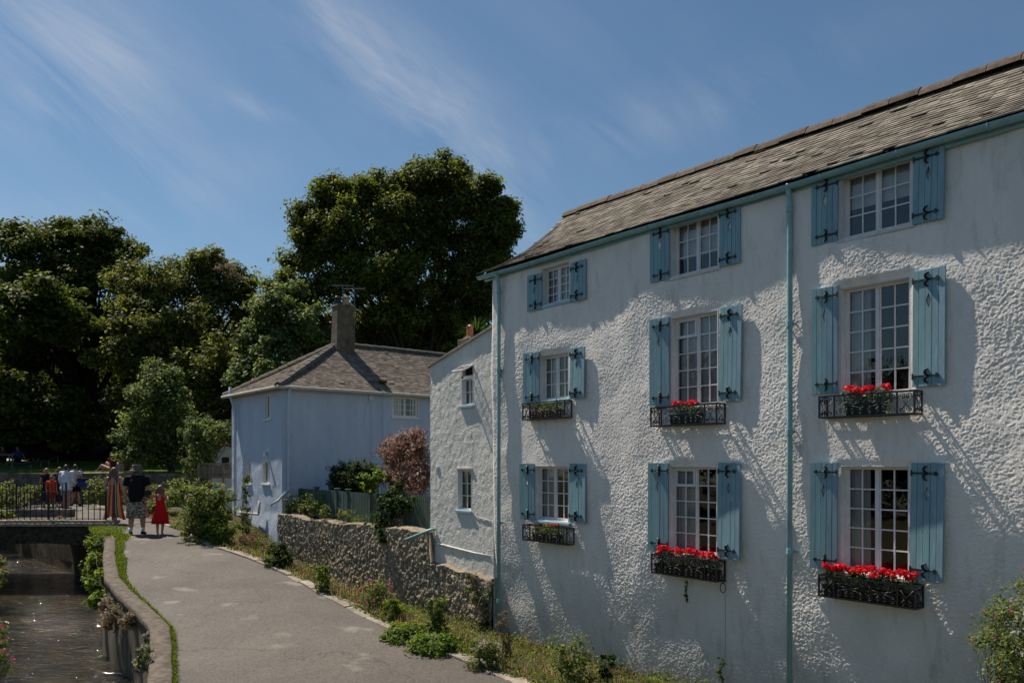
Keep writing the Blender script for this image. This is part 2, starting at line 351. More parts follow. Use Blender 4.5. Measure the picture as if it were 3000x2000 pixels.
def M_asphalt():
    m, nt, b = newmat('asphalt'); N = nt.nodes; L = nt.links
    tc = N.new('ShaderNodeTexCoord')
    n1 = N.new('ShaderNodeTexNoise'); n1.inputs['Scale'].default_value = 0.55; n1.inputs['Detail'].default_value = 7; n1.inputs['Roughness'].default_value = 0.6; L.new(tc.outputs['Object'], n1.inputs[0])
    cr = N.new('ShaderNodeValToRGB'); L.new(n1.outputs[0], cr.inputs[0])
    cr.color_ramp.elements[0].position = 0.3; cr.color_ramp.elements[0].color = (0.060, 0.050, 0.043, 1)
    cr.color_ramp.elements[1].position = 0.72; cr.color_ramp.elements[1].color = (0.115, 0.097, 0.084, 1)
    vo = N.new('ShaderNodeTexVoronoi'); vo.inputs['Scale'].default_value = 55; L.new(tc.outputs['Object'], vo.inputs[0])
    hs = N.new('ShaderNodeMapRange'); hs.inputs[3].default_value = 0.68; hs.inputs[4].default_value = 1.32
    sp = N.new('ShaderNodeSeparateColor'); L.new(vo.outputs['Color'], sp.inputs[0]); L.new(sp.outputs[0], hs.inputs[0])
    vm = N.new('ShaderNodeVectorMath'); vm.operation = 'SCALE'; L.new(cr.outputs[0], vm.inputs[0]); L.new(hs.outputs[0], vm.inputs['Scale'])
    # worn pale patches
    n3 = N.new('ShaderNodeTexNoise'); n3.inputs['Scale'].default_value = 1.2; n3.inputs['Detail'].default_value = 3
    mp = N.new('ShaderNodeMapping'); mp.inputs['Scale'].default_value = (1, 1.3, 1); mp.inputs['Location'].default_value = (3.1, 1.7, 0); L.new(tc.outputs['Object'], mp.inputs[0]); L.new(mp.outputs[0], n3.inputs[0])
    r3 = N.new('ShaderNodeMapRange'); r3.inputs[1].default_value = 0.62; r3.inputs[2].default_value = 0.70; r3.inputs[3].default_value = 0; r3.inputs[4].default_value = 0.45; L.new(n3.outputs[0], r3.inputs[0])
    mx = N.new('ShaderNodeMix'); mx.data_type = 'RGBA'; L.new(r3.outputs[0], mx.inputs[0]); L.new(vm.outputs[0], mx.inputs[6]); mx.inputs[7].default_value = (0.27, 0.25, 0.22, 1)
    vc = N.new('ShaderNodeTexVoronoi'); vc.feature = 'DISTANCE_TO_EDGE'; vc.inputs['Scale'].default_value = 0.32
    nw = N.new('ShaderNodeTexNoise'); nw.inputs['Scale'].default_value = 1.6; nw.inputs['Detail'].default_value = 6; L.new(tc.outputs['Object'], nw.inputs[0])
    va = N.new('ShaderNodeVectorMath'); va.operation = 'MULTIPLY_ADD'; va.inputs[1].default_value = (1.2, 1.2, 0); L.new(nw.outputs['Color'], va.inputs[0]); L.new(tc.outputs['Object'], va.inputs[2]); L.new(va.outputs[0], vc.inputs[0])
    rc = N.new('ShaderNodeMapRange'); rc.inputs[1].default_value = 0.0; rc.inputs[2].default_value = 0.006; rc.inputs[3].default_value = 0.55; rc.inputs[4].default_value = 1.0; L.new(vc.outputs['Distance'], rc.inputs[0])
    vs_ = N.new('ShaderNodeVectorMath'); vs_.operation = 'SCALE'; L.new(mx.outputs[2], vs_.inputs[0]); L.new(rc.outputs[0], vs_.inputs['Scale'])
    L.new(vs_.outputs[0], b.inputs['Base Color']); b.inputs['Roughness'].default_value = 0.75; setspec(b, 0.35)
    bp = N.new('ShaderNodeBump'); bp.inputs['Strength'].default_value = 0.6; bp.inputs['Distance'].default_value = 0.006
    L.new(vo.outputs['Distance'], bp.inputs['Height']); L.new(bp.outputs[0], b.inputs['Normal'])
    return m

WHITE = M_stucco('white_stucco', (0.84, 0.79, 0.755), bump=0.8, bscale=75, low=0.9)
ANNEXW = M_stucco('annex_stucco', (0.72, 0.70, 0.66), bump=0.9, bscale=22, low=0.7, dist=0.02)
BLUEW = M_stucco('pale_blue_stucco', (0.49, 0.56, 0.69), bump=0.6, bscale=16, dirt=(0.28, 0.33, 0.45), low=0.3, dist=0.02)
TEAL = M_basic('teal_paint', (0.205, 0.345, 0.40), 0.5, 0.14, 4, 0.25, 60, 0.4, stretch=(3, 3, 0.4), island=0.07)
TEAL2 = M_basic('pipe_paint', (0.23, 0.41, 0.45), 0.4, 0.12, 6, 0.1, 60, 0.5)
SILLT = M_basic('sill_paint', (0.30, 0.50, 0.60), 0.4, 0.1, 8, 0.1, 50, 0.5)
WFRAME = M_basic('white_paint', (0.72, 0.70, 0.70), 0.35, 0.06, 8, 0.1, 60, 0.5)
PLAST = M_basic('white_plaster', (0.62, 0.60, 0.57), 0.8, 0.1, 8, 0.5, 60, 0.2)
IRON = M_basic('black_iron', (0.012, 0.012, 0.013), 0.38, 0.2, 20, 0.4, 90, 0.5)
RAIL = M_basic('railing_paint', (0.012, 0.011, 0.012), 0.4, 0.2, 20, 0.2, 80, 0.5)
GLASS = M_glass('window_glass')
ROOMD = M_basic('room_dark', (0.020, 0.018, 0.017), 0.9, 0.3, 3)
CURT = M_basic('net_curtain', (0.66, 0.62, 0.62), 0.9, 0.12, 5, 0.3, 20, 0.1, stretch=(8, 8, 0.3))
BLIND = M_basic('white_blind', (0.80, 0.77, 0.78), 0.9, 0.08, 3, 0.2, 20, 0.1)
SLATE = M_slate('lichened_slate', (0.13, 0.112, 0.095), (0.19, 0.165, 0.14), (0.29, 0.26, 0.22))
SLATE2 = M_slate('cottage_slate', (0.10, 0.082, 0.070), (0.15, 0.125, 0.108), (0.21, 0.18, 0.155))
RIDGE = M_basic('ridge_tile', (0.10, 0.075, 0.058), 0.85, 0.3, 9, 0.7, 40, 0.2, island=0.25)
CHIM = M_basic('render_grey_brown', (0.15, 0.12, 0.09), 0.9, 0.28, 4, 0.8, 30, 0.2, bdist=0.02)
TERRA = M_basic('terracotta', (0.42, 0.15, 0.08), 0.7, 0.2, 10, 0.3, 50, 0.3)
CLAYP = M_basic('buff_pot', (0.45, 0.30, 0.18), 0.7, 0.2, 10, 0.3, 50, 0.3)
STONEW = M_attr('rubble_stone')
STONE = M_basic('grey_stone', (0.17, 0.15, 0.125), 0.9, 0.32, 5, 1.0, 22, 0.2, bdist=0.03, island=0.2)
KERB = M_basic('kerb_stone', (0.30, 0.26, 0.205), 0.9, 0.25, 7, 0.8, 40, 0.2, island=0.22)
COPE = M_basic('coping_concrete', (0.145, 0.122, 0.098), 0.9, 0.28, 9, 1.0, 45, 0.2, bdist=0.015, island=0.05)
CWALL = M_basic('stained_concrete', (0.16, 0.135, 0.10), 0.85, 0.4, 4, 0.6, 20, 0.3, dark=(0.03, 0.03, 0.018), stretch=(3, 3, 0.35), bdist=0.02)
ASPH = M_asphalt()
WATER = M_water()
SOIL = M_basic('earth', (0.085, 0.07, 0.045), 0.95, 0.35, 3, 1.0, 12, 0.1, bdist=0.05, dark=(0.03, 0.04, 0.012))
GRASSG = M_basic('grass_ground', (0.075, 0.125, 0.022), 0.9, 0.35, 2, 1.0, 30, 0.1, bdist=0.04)
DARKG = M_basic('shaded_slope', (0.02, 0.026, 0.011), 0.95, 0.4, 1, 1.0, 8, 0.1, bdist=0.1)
BARK = M_basic('bark', (0.045, 0.037, 0.028), 0.95, 0.4, 6, 1.0, 25, 0.1, bdist=0.03)
STEM = M_basic('stem', (0.10, 0.085, 0.05), 0.9, 0.3, 8)
FENCEG = M_basic('green_fence_paint', (0.085, 0.125, 0.105), 0.75, 0.2, 8, 0.5, 60, 0.25, island=0.15, stretch=(4, 4, 0.6))
WOODF = M_basic('weathered_timber', (0.20, 0.165, 0.12), 0.85, 0.25, 8, 0.5, 60, 0.25, island=0.2, stretch=(4, 4, 0.6))
PVC = M_basic('pale_pipe', (0.50, 0.56, 0.68), 0.4, 0.08, 6)
PVCW = M_basic('off_white_gutter', (0.50, 0.47, 0.42), 0.45, 0.15, 6)
TROUGH = M_basic('dark_green_plastic', (0.012, 0.03, 0.026), 0.4, 0.2, 8)
TROUGHB = M_basic('black_plastic', (0.012, 0.012, 0.012), 0.4, 0.2, 8)
L_TREE1 = M_leaf('leaf_sycamore', (0.062, 0.090, 0.020), (0.13, 0.165, 0.035))
L_TREE2 = M_leaf('leaf_mid', (0.10, 0.125, 0.032), (0.24, 0.25, 0.08))
L_TREE5 = M_leaf('leaf_big', (0.085, 0.115, 0.026), (0.18, 0.205, 0.045))
L_PALE = M_leaf('leaf_pale', (0.10, 0.14, 0.045), (0.22, 0.27, 0.10))
L_DARK = M_leaf('leaf_dark', (0.022, 0.036, 0.010), (0.05, 0.07, 0.018), rough=0.6, trans=0.2, spec=0.2)
L_SEED = M_leaf('seed_heads', (0.16, 0.14, 0.08), (0.3, 0.26, 0.17), rough=0.7)
L_BUSH = M_leaf('leaf_bush', (0.03, 0.06, 0.015), (0.055, 0.10, 0.022))
L_BRIGHT = M_leaf('leaf_bright', (0.105, 0.17, 0.025), (0.24, 0.30, 0.05))
L_VERGE = M_leaf('leaf_verge', (0.105, 0.15, 0.038), (0.25, 0.27, 0.08))
L_DRY = M_leaf('leaf_dry', (0.16, 0.13, 0.07), (0.30, 0.22, 0.12))
L_PINK = M_leaf('leaf_bronze_pink', (0.15, 0.085, 0.06), (0.36, 0.23, 0.17))
L_GRASS = M_leaf('grass_blade', (0.10, 0.155, 0.022), (0.22, 0.26, 0.05), trans=0.4)
L_BLUEG = M_leaf('leaf_greygreen', (0.09, 0.16, 0.11), (0.22, 0.32, 0.24))
F_RED = M_leaf('petal_red', (0.62, 0.012, 0.012), (0.85, 0.05, 0.03), rough=0.5, trans=0.25, spec=0.2, val=0.35)
F_ORANGE = M_leaf('petal_orange', (0.55, 0.10, 0.02), (0.75, 0.2, 0.04), rough=0.5, trans=0.25, spec=0.2)
F_PINK = M_leaf('petal_pink', (0.42, 0.10, 0.16), (0.62, 0.24, 0.30), rough=0.5, trans=0.3, spec=0.2)
F_WHITE = M_leaf('petal_white', (0.5, 0.42, 0.4), (0.75, 0.66, 0.62), rough=0.5, trans=0.3, spec=0.2)

# ------------------------------------------------------------------ foliage
RNG = np.random.default_rng(11)
def leaf_quads(cent, nrm, size, aspect=0.5, sizevar=0.35):
    n = len(cent)
    nrm = nrm/np.maximum(np.linalg.norm(nrm, axis=1, keepdims=True), 1e-6)
    r = RNG.normal(size=(n, 3)); t = np.cross(nrm, r); t /= np.maximum(np.linalg.norm(t, axis=1, keepdims=True), 1e-6)
    b = np.cross(nrm, t)
    s = (np.asarray(size)*(1+sizevar*RNG.uniform(-1, 1, n)))[:, None]
    v = np.empty((n, 4, 3), dtype=np.float32)
    v[:, 0] = cent - t*s*0.5
    v[:, 1] = cent + b*s*aspect*0.5 - nrm*s*0.06
    v[:, 2] = cent + t*s*0.5 - nrm*s*0.12
    v[:, 3] = cent - b*s*aspect*0.5 - nrm*s*0.06
    f = np.arange(n*4, dtype=np.int32).reshape(n, 4)
    return v.reshape(-1, 3), f
def rand_dirs(n):
    d = RNG.normal(size=(n, 3)); return d/np.linalg.norm(d, axis=1, keepdims=True)
def crown_points(lobes, dens=3.0, rc=0.55, per=26, shell=(0.72, 1.04), flat=0.6, inner=0.25):
    """leaf centres and normals for a crown of ellipsoid lobes; leaf tufts of radius rc sit on the lobes' shells"""
    C = []; Nn = []
    for (c, r) in lobes:
        c = np.array(c, dtype=float); r = np.array(r, dtype=float)
        area = 4*PI*((r[0]*r[1])**1.6/3+(r[0]*r[2])**1.6/3+(r[1]*r[2])**1.6/3)**(1/1.6)
        k = max(4, int(area*dens))
        d = rand_dirs(k)
        rad = RNG.uniform(shell[0], shell[1], k); ins = RNG.random(k) < inner; rad[ins] = RNG.uniform(0.3, 0.8, ins.sum())
        cc = c + d*r*rad[:, None]
        rcs = rc*RNG.uniform(0.5, 1.4, k)
        n = int(k*per)
        idx = RNG.integers(0, k, n)
        off = rand_dirs(n)*(RNG.random(n)**0.45)[:, None]
        pos = cc[idx] + off*np.array([1, 1, flat])*rcs[idx][:, None]
        nm = off*0.7 + d[idx]*0.5 + np.array([0, 0, 0.75]) + RNG.normal(size=(n, 3))*0.45
        C.append(pos); Nn.append(nm)
    return np.concatenate(C), np.concatenate(Nn)
def leaf_object(name, pts, nrm, size, mat, parent=None, aspect=0.55, origin=None):
    v, f = leaf_quads(pts, nrm, size, aspect)
    if origin is not None: v = v - np.array(origin, dtype=np.float32)
    return mesh_np(name, v, f, mat, parent)
def limb_path(a, b, bend=0.15, n=5):
    a = Vector(a); b = Vector(b); L = (b-a).length; o = Vector((random.uniform(-1, 1), random.uniform(-1, 1), random.uniform(-0.3, 0.8)))*L*bend
    return [a.lerp(b, i/n) + o*math.sin(PI*i/n) for i in range(n+1)]
def tree(name, label, base, lobes, leafmat, size=0.25, dens=3.0, rc=0.6, per=26, trunk_r=0.35, cat='tree', group='trees', fork=0.35, flat=0.6, extra=None, inner=0.25, aspect=0.55):
    base = Vector(base)
    t = empty(name, base, 0, label, cat, group)
    sub = []
    for (c, r) in lobes:
        c = np.array(c); r = np.array(r); sub.append((c, r*0.72))
        for d in rand_dirs(8):
            k = RNG.uniform(0.20, 0.40); sub.append((c+d*r*RNG.uniform(0.6, 1.08), r*k*np.array([1.25, 1.25, 0.8])))
        for d in rand_dirs(9):
            if d[2] > -0.4: k = RNG.uniform(0.10, 0.24); sub.append((c+d*r*RNG.uniform(0.95, 1.38), r*k*np.array([0.9, 0.9, 1.3])))
    p, n = crown_points(sub, dens*0.70, rc*0.85, per, shell=(0.4, 1.3), flat=min(1, flat*1.4), inner=inner)
    leaf_object('crown', p, n, size, leafmat, t, origin=base, aspect=aspect)
    mb = MB()
    zt = sum(l[0][2] for l in lobes)/len(lobes)
    cx = sum(l[0][0] for l in lobes)/len(lobes); cy = sum(l[0][1] for l in lobes)/len(lobes)
    f0 = Vector((base.x*(1-fork)+cx*fork, base.y*(1-fork)+cy*fork, base.z+(zt-base.z)*fork))
    tp = limb_path(base, f0, 0.04, 6)
    mb.tube([q-base for q in tp], [trunk_r*(1.25 if i == 0 else 1-0.06*i) for i in range(7)], 10)
    for (c, r) in lobes:
        e = Vector(c) + Vector((0, 0, 0.2*r[2])); pts = limb_path(f0, e, 0.1, 6)
        rr = trunk_r*0.38
        mb.tube([q-base for q in pts], [rr*(1-0.13*i) for i in range(7)], 7)
        for k in range(4):
            q = Vector(c)+Vector(rand_dirs(1)[0])*min(r)*0.8
            pts2 = limb_path(pts[3], q, 0.12, 4)
            mb.tube([w-base for w in pts2], [rr*0.4*(1-0.2*i) for i in range(5)], 5)
    mb.build('trunk', BARK, t, smooth=True)
    if extra: extra(t, base)
    return t
def plob(lst, dflt_dy=0):
    """(px,py,rx_px,rz_px,Y[,ry factor]) -> lobes"""
    out = []
    for l in lst:
        x, y, rx, rz, Y = l[:5]; k = l[5] if len(l) > 5 else 0.9
        c = P(x, y, Y); out.append(((c.x, c.y, c.z), (rx*Y/F, rx*Y/F*k, rz*Y/F)))
    return out
def shrub(name, label, base, lobes, mat, size, dens, rc, per, cat='shrub', group=None, stems=6, flowers=None, flat=0.8, aspect=0.55, inner=0.3, leafname='foliage'):
    base = Vector(base); t = empty(name, base, 0, label, cat, group)
    p, n = crown_points(lobes, dens, rc, per, shell=(0.4, 1.28), flat=flat, inner=inner)
    leaf_object(leafname, p, n, size, mat, t, origin=base, aspect=aspect)
    mb = MB()
    for (c, r) in lobes:
        for k in range(stems):
            e = Vector(c)+Vector(rand_dirs(1)[0])*max(r)*0.75
            pts = limb_path(base+Vector((random.uniform(-.1, .1), random.uniform(-.1, .1), 0)), e, 0.12, 5)
            w = max(0.006, min(0.03, max(r)*0.03))
            mb.tube([q-base for q in pts], [w*(1-0.14*i) for i in range(6)], 5)
    mb.build('stems', STEM, t, smooth=True)
    if flowers:
        fm, fn, fs, fr = flowers   # material, count of heads, petal size, head radius
        allp = []; alln = []
        for i in range(fn):
            c, r = lobes[RNG.integers(len(lobes))]; d = rand_dirs(1)[0]; d[2] = abs(d[2])
            q = np.array(c)+d*np.array(r)*1.05
            o = rand_dirs(16)*fr; allp.append(q+o); alln.append(o)
        if fn <= 50:
            for c_, d_ in zip(allp, alln): leaf_object('flower_head', c_, d_, fs, fm, t, origin=base, aspect=0.9)
        else: tag(leaf_object('flowers', np.concatenate(allp), np.concatenate(alln), fs, fm, t, origin=base, aspect=0.9), kind='stuff')
    return t
def blades(pts, h, w, lean=0.5):
    """grass blades as bent 2-quad strips -> quads"""
    n = len(pts); a = RNG.uniform(0, 2*PI, n); hh = h*RNG.uniform(0.5, 1.2, n)
    d = np.stack([np.cos(a), np.sin(a), np.zeros(n)], 1); s = np.stack([-np.sin(a), np.cos(a), np.zeros(n)], 1)
    ln = lean*RNG.uniform(0.1, 1.3, n)
    p0 = pts; p1 = pts + d*(hh*ln*0.35)[:, None] + np.array([0, 0, 1])*(hh*0.6)[:, None]
    p2 = pts + d*(hh*ln)[:, None] + np.array([0, 0, 1])*(hh*(1-0.3*ln))[:, None]
    w = w*RNG.uniform(0.7, 1.3, n)[:, None]
    v = np.stack([p0-s*w, p0+s*w, p1+s*w*0.8, p1-s*w*0.8, p2+s*w*0.15, p2-s*w*0.15], 1).reshape(-1, 3)
    b = np.arange(n)[:, None]*6
    f = np.concatenate([b+np.array([0, 1, 2, 3]), b+np.array([3, 2, 4, 5])])
    return v, f

# ------------------------------------------------------------------ plan of the place
def pdrop(Y):                       # how far the path lies below the camera at depth Y
    return float(np.interp(Y, [0, 6, 10, 18.5, 60], [3.1, 3.0, 2.86, 1.83, 1.83]))
def on_path(x, y):
    Y = 15.0
    for _ in range(60): Y = 0.5*Y + 0.5*(F*pdrop(Y)/(y-1060))
    return Vector(((x-1176)/F*Y, Y, H-pdrop(Y)))
KR_PX = [(1500, 1800), (1180, 1568), (982, 1482), (849, 1425), (762, 1378), (715, 1355), (642, 1313), (549, 1275), (505, 1262), (458, 1245), (394, 1212), (330, 1192), (280, 1176), (235, 1165), (187, 1155)]
KL_PX = [(420, 1800), (396, 1640), (392, 1568), (391, 1500), (386, 1449), (352, 1415), (300, 1370), (270, 1335), (262, 1280), (264, 1245), (252, 1225)]
KR = [on_path(*p) for p in KR_PX]; KL = [on_path(*p) for p in KL_PX]
KL += [Vector((-11.45, 21.3, 0)), Vector((-12.2, 23, 0)), Vector((-14.4, 25.2, 0)), Vector((-18.2, 29, 0)), Vector((-24, 35, 0))]
def kr(Y): return float(np.interp(Y, [k.y for k in KR], [k.x for k in KR]))
def kl(Y): return float(np.interp(Y, [k.y for k in KL], [k.x for k in KL]))
WATER_Z = H - 3.6
def basez(Y): return float(np.interp(Y, [8, 12, 20.5, 24, 26], [-0.05, -0.15, -0.12, 0.9, H-1.85]))
C0 = Vector((-0.417, 15.22, 0)); WU = Vector((0.6317, -0.7751, 0)); WN = Vector((-0.7751, -0.6317, 0))
ROT = math.atan2(WU.y, WU.x)
def wl(x, y, out=0.0):              # photo point -> (along, height) on the white house's front plane
    r = (x-1176)/F; p = C0 + WN*out
    a = (r*p.y - p.x)/(WU.x + 0.7751*r); Y = p.y - 0.7751*a
    return a, H + (1060-y)/F*Y
def wworld(a, out, z):
    return C0 + WU*a + WN*out + Vector((0, 0, z))

# ------------------------------------------------------------------ ground, path, river
def wallx(Y):                       # world x of the house/stone wall line at depth Y
    a = (C0.y - Y)/0.7751; return C0.x + WU.x*a
def ground():
    Ys = np.concatenate([np.arange(-2, 36, 0.3), np.arange(36, 120, 4), [200, 600, 2500]])
    rows = []; 
    for Y in Ys:
        Yc = min(max(Y, 2), 35); zp = H-pdrop(Yc); l = kl(Yc); r = kr(Yc)
        cl = l - 0.24; lb = cl - (3.3 if Y < 30 else 2.5)
        ch = Y < 36
        base = basez(Yc)
        zb = -1.2 if ch else zp-0.05
        cols = [(-2500 if Y > 100 else -90, zp), (-45, zp), (lb-6, zp+0.1), (lb-2, zp+0.05), (lb-0.5, zp+0.0), (lb, zp-0.25), (lb+0.02, zb), (cl-0.0, zb), (cl+0.03, zp-0.02), (l-0.01, zp-0.02),
                (r-0.2, zp-0.02), (r+0.05, zp-0.02)]
        W = wallx(Yc)
        w = max(0.8, W - r)
        for q in (0.15, 0.35, 0.6, 0.85, 1.1, 1.6):
            x = r + w*q; t = min(1, max(0, (q-0.1)/0.7)); zz = (zp-0.02)*(1-t) + base*t + 0.04*float(vnoise(np.array(x*1.3), np.array(Y*1.3), 5))
            cols.append((x, zz))
        cols += [(r+w*1.6+30, base), (2500 if Y > 100 else 90, base)]
        rows.append([(x, Y, z) for x, z in cols])
    n = len(rows[0]); v = np.array(rows).reshape(-1, 3); R = len(rows)
    i = np.arange(R-1)[:, None]*n + np.arange(n-1)[None]; i = i.ravel()
    f = np.stack([i, i+1, i+n+1, i+n], 1)
    return tag(mesh_np('ground', v, f, SOIL, smooth=False), 'earth ground of the river banks and verge', None, None, 'structure')
ground()
def strip(name, left, right, Y0, Y1, st, dz, mat, nx=12, crown=0.0):
    Ys = np.arange(Y0, Y1, st); v = []
    for Y in Ys:
        l = left(Y); r = right(Y); z = H-pdrop(Y)
        for k in range(nx+1):
            t = k/nx; v.append((l+(r-l)*t, Y, z+dz+crown*4*t*(1-t)))
    n = nx+1; i = (np.arange(len(Ys)-1)[:, None]*n + np.arange(nx)[None]).ravel()
    return mesh_np(name, np.array(v), np.stack([i, i+1, i+n+1, i+n], 1), mat, smooth=True)
tag(strip('path', lambda Y: kl(Y)-0.02, lambda Y: kr(Y)+0.02, 1, 35, 0.25, 0.0, ASPH, crown=0.03), 'grey asphalt riverside footpath', None, None, 'structure')
tag(mesh_np('river', np.array([(-60, -2, WATER_Z), (5, -2, WATER_Z), (5, 40, WATER_Z), (-60, 40, WATER_Z)]), np.array([[0, 1, 2, 3]]), WATER), 'rippling brown river beside the footpath', None, None, 'structure')

def kerb():
    mb = MB(); d = 0.0; Y = 2.0
    while Y < 33:
        L = random.uniform(0.45, 0.95)
        a = Vector((kr(Y), Y, 0)); b0 = Vector((kr(Y+0.2), Y+0.2, 0)); t = (b0-a).normalized(); b = a + t*L
        b.x = kr(b.y); t = (b-a).normalized(); nr = Vector((t.y, -t.x, 0))
        w = random.uniform(0.17, 0.24); z0 = H-pdrop(a.y); z1 = H-pdrop(b.y); h = random.uniform(0.015, 0.04)
        g = 0.015; a2 = a+t*g; j = random.uniform(-.015, .015)
        if 20.0 < Y < 20.8: Y = b.y; continue
        bot = [a2+nr*j, b+nr*j, b+nr*(w+j), a2+nr*(w+j)]
        zs = [z0, z1, z1, z0]
        mb.hexa([Vector((p.x, p.y, z-0.12)) for p, z in zip(bot, zs)][::-1], [Vector((p.x, p.y, z+h+random.uniform(-.008, .008))) for p, z in zip(bot, zs)][::-1])
        Y = b.y
    tag(mb.build('kerb', KERB, bevel=0.012), 'pale stone kerb edging the footpath', None, None, 'structure')
kerb()

DZ = H-1.83
def river_wall():
    t = empty('river_wall', (kl(12), 12, 0), 0, 'curved concrete river retaining wall with rounded coping beside the path', 'wall')
    o = np.array([kl(12), 12, 0])
    Ys = np.arange(1.5, 21.2, 0.12); pr = []
    for Y in Ys:
        l = kl(Y); s = (kl(Y+0.3)-kl(Y-0.3))/0.6; nn = Vector((1, -s, 0)).normalized()   # across
        z = H-pdrop(Y); pr.append((Vector((l, Y, z)), nn))
    prof = [(0.02, -0.10), (0.018, 0.085), (0.0, 0.105), (-0.12, 0.11), (-0.25, 0.10), (-0.275, 0.075), (-0.28, -0.05), (-0.245, -0.055)]
    v = []
    for p, nn in pr:
        wob = 0.012*float(vnoise(np.array(p.y*2.0), np.array(0.5), 3))
        tw = float(np.interp(p.y, [10, 14, 19], [1.0, 0.85, 0.5]))
        for (u, dz) in prof:
            if u < -0.1: u = -0.1+(u+0.1)*tw
            w2 = 0.010*float(vnoise(np.array(p.y*7.0), np.array(u*30), 6)); v.append(tuple(p+nn*(u+wob+w2)+Vector((0, 0, dz+wob+w2*0.7))))
    n = len(prof); i = (np.arange(len(pr)-1)[:, None]*n + np.arange(n-1)[None]).ravel()
    i = i[i < n*int((18.0-1.5)/0.12)]
    mesh_np('coping', np.array(v)-o, np.stack([i, i+n, i+n+1, i+1], 1), COPE, t, smooth=False)
    v = []; K = 14
    for p, nn in pr:
        for k in range(K+1):
            zz = (p.z-0.04)*(1-k/K) + (WATER_Z-0.4)*k/K
            b = 0.025*float(fbm(np.array(p.y*1.7), np.array(zz*1.7), 3, 8)) 
            q = p + nn*(-0.1-0.145*float(np.interp(p.y, [10, 14, 19], [1.0, 0.85, 0.5])) - 0.06*(k/K) + b); v.append((q.x, q.y, zz))
    i = (np.arange(len(pr)-1)[:, None]*(K+1) + np.arange(K)[None]).ravel()
    mesh_np('wall_face', np.array(v)-o, np.stack([i, i+1, i+K+2, i+K+1], 1), CWALL, t, smooth=True)
    v = []; Yb = np.arange(20.8, 34, 0.2)
    for Y in Yb:
        for k in range(6):
            zz = DZ-0.03-(DZ+0.9)*k/5; v.append((kl(Y)-0.32+0.05*float(vnoise(np.array(Y*2.0), np.array(zz*2), 8)), Y, zz))
    i = (np.arange(len(Yb)-1)[:, None]*6 + np.arange(5)[None]).ravel()
    mesh_np('added_upstream_face', np.array(v)-o, np.stack([i, i+1, i+7, i+6], 1), M_basic('reflection_brown', (0.10, 0.08, 0.05), 0.8, 0.35, 4, 1.0, 15, 0.3, bdist=0.03), t)  # added bank face, dark brown painted on to read as reflecting water
river_wall()

# ------------------------------------------------------------------ white three-storey house
HOUSE = empty('white_house', C0, ROT, 'three storey white rough-rendered house with pale blue shutters and slate roof beside the path', 'house')
EAVE = wl(1120, 632, 0.15)[1] + 0.02
# photo px: opening xl, xr, top, bottom (at its centre), pane columns, rows, style
WIN = {
 (1, 1): (1243, 1309, 608, 696, 4, 4), (1, 2): (1238, 1306, 812, 918, 4, 3), (1, 3): (1228, 1306, 1069, 1196, 4, 4),
 (2, 1): (1541, 1650, 497, 625, 4, 3), (2, 2): (1541, 1649, 720, 932, 4, 5), (2, 3): (1536, 1647, 1070, 1272, 4, 5),
 (3, 1): (1930, 2093, 377, 532, 4, 3), (3, 2): (1930, 2091, 648, 905, 4, 5), (3, 3): (1930, 2089, 1069, 1318, 4, 5)}
SHUT = {
 (1, 1): ((1213, 1243, 630, 713), (1309, 1345, 599, 690)), (1, 2): ((1203, 1237, 810, 927), (1307, 1342, 797, 914)), (1, 3): ((1196, 1227, 1064, 1194), (1306, 1344, 1064, 1200)),
 (2, 1): ((1494, 1536, 519, 646), (1651, 1700, 471, 608)), (2, 2): ((1493, 1536, 731, 931), (1650, 1701, 703, 920)), (2, 3): ((1489, 1533, 1063, 1265), (1647, 1699, 1062, 1283)),
 (3, 1): ((1864, 1923, 408, 560), (2094, 2167, 337, 508)), (3, 2): ((1865, 1923, 660, 904), (2094, 2171, 617, 886)), (3, 3): ((1861, 1921, 1062, 1307), (2088, 2165, 1062, 1333))}
OPEN = {}
for k, (xl, xr, yt, yb, nc, nr) in WIN.items():
    xc = (xl+xr)/2
    OPEN[k] = (wl(xl, yt)[0], wl(xr, yt)[0], wl(xc, yb)[1], wl(xc, yt)[1], nc, nr)

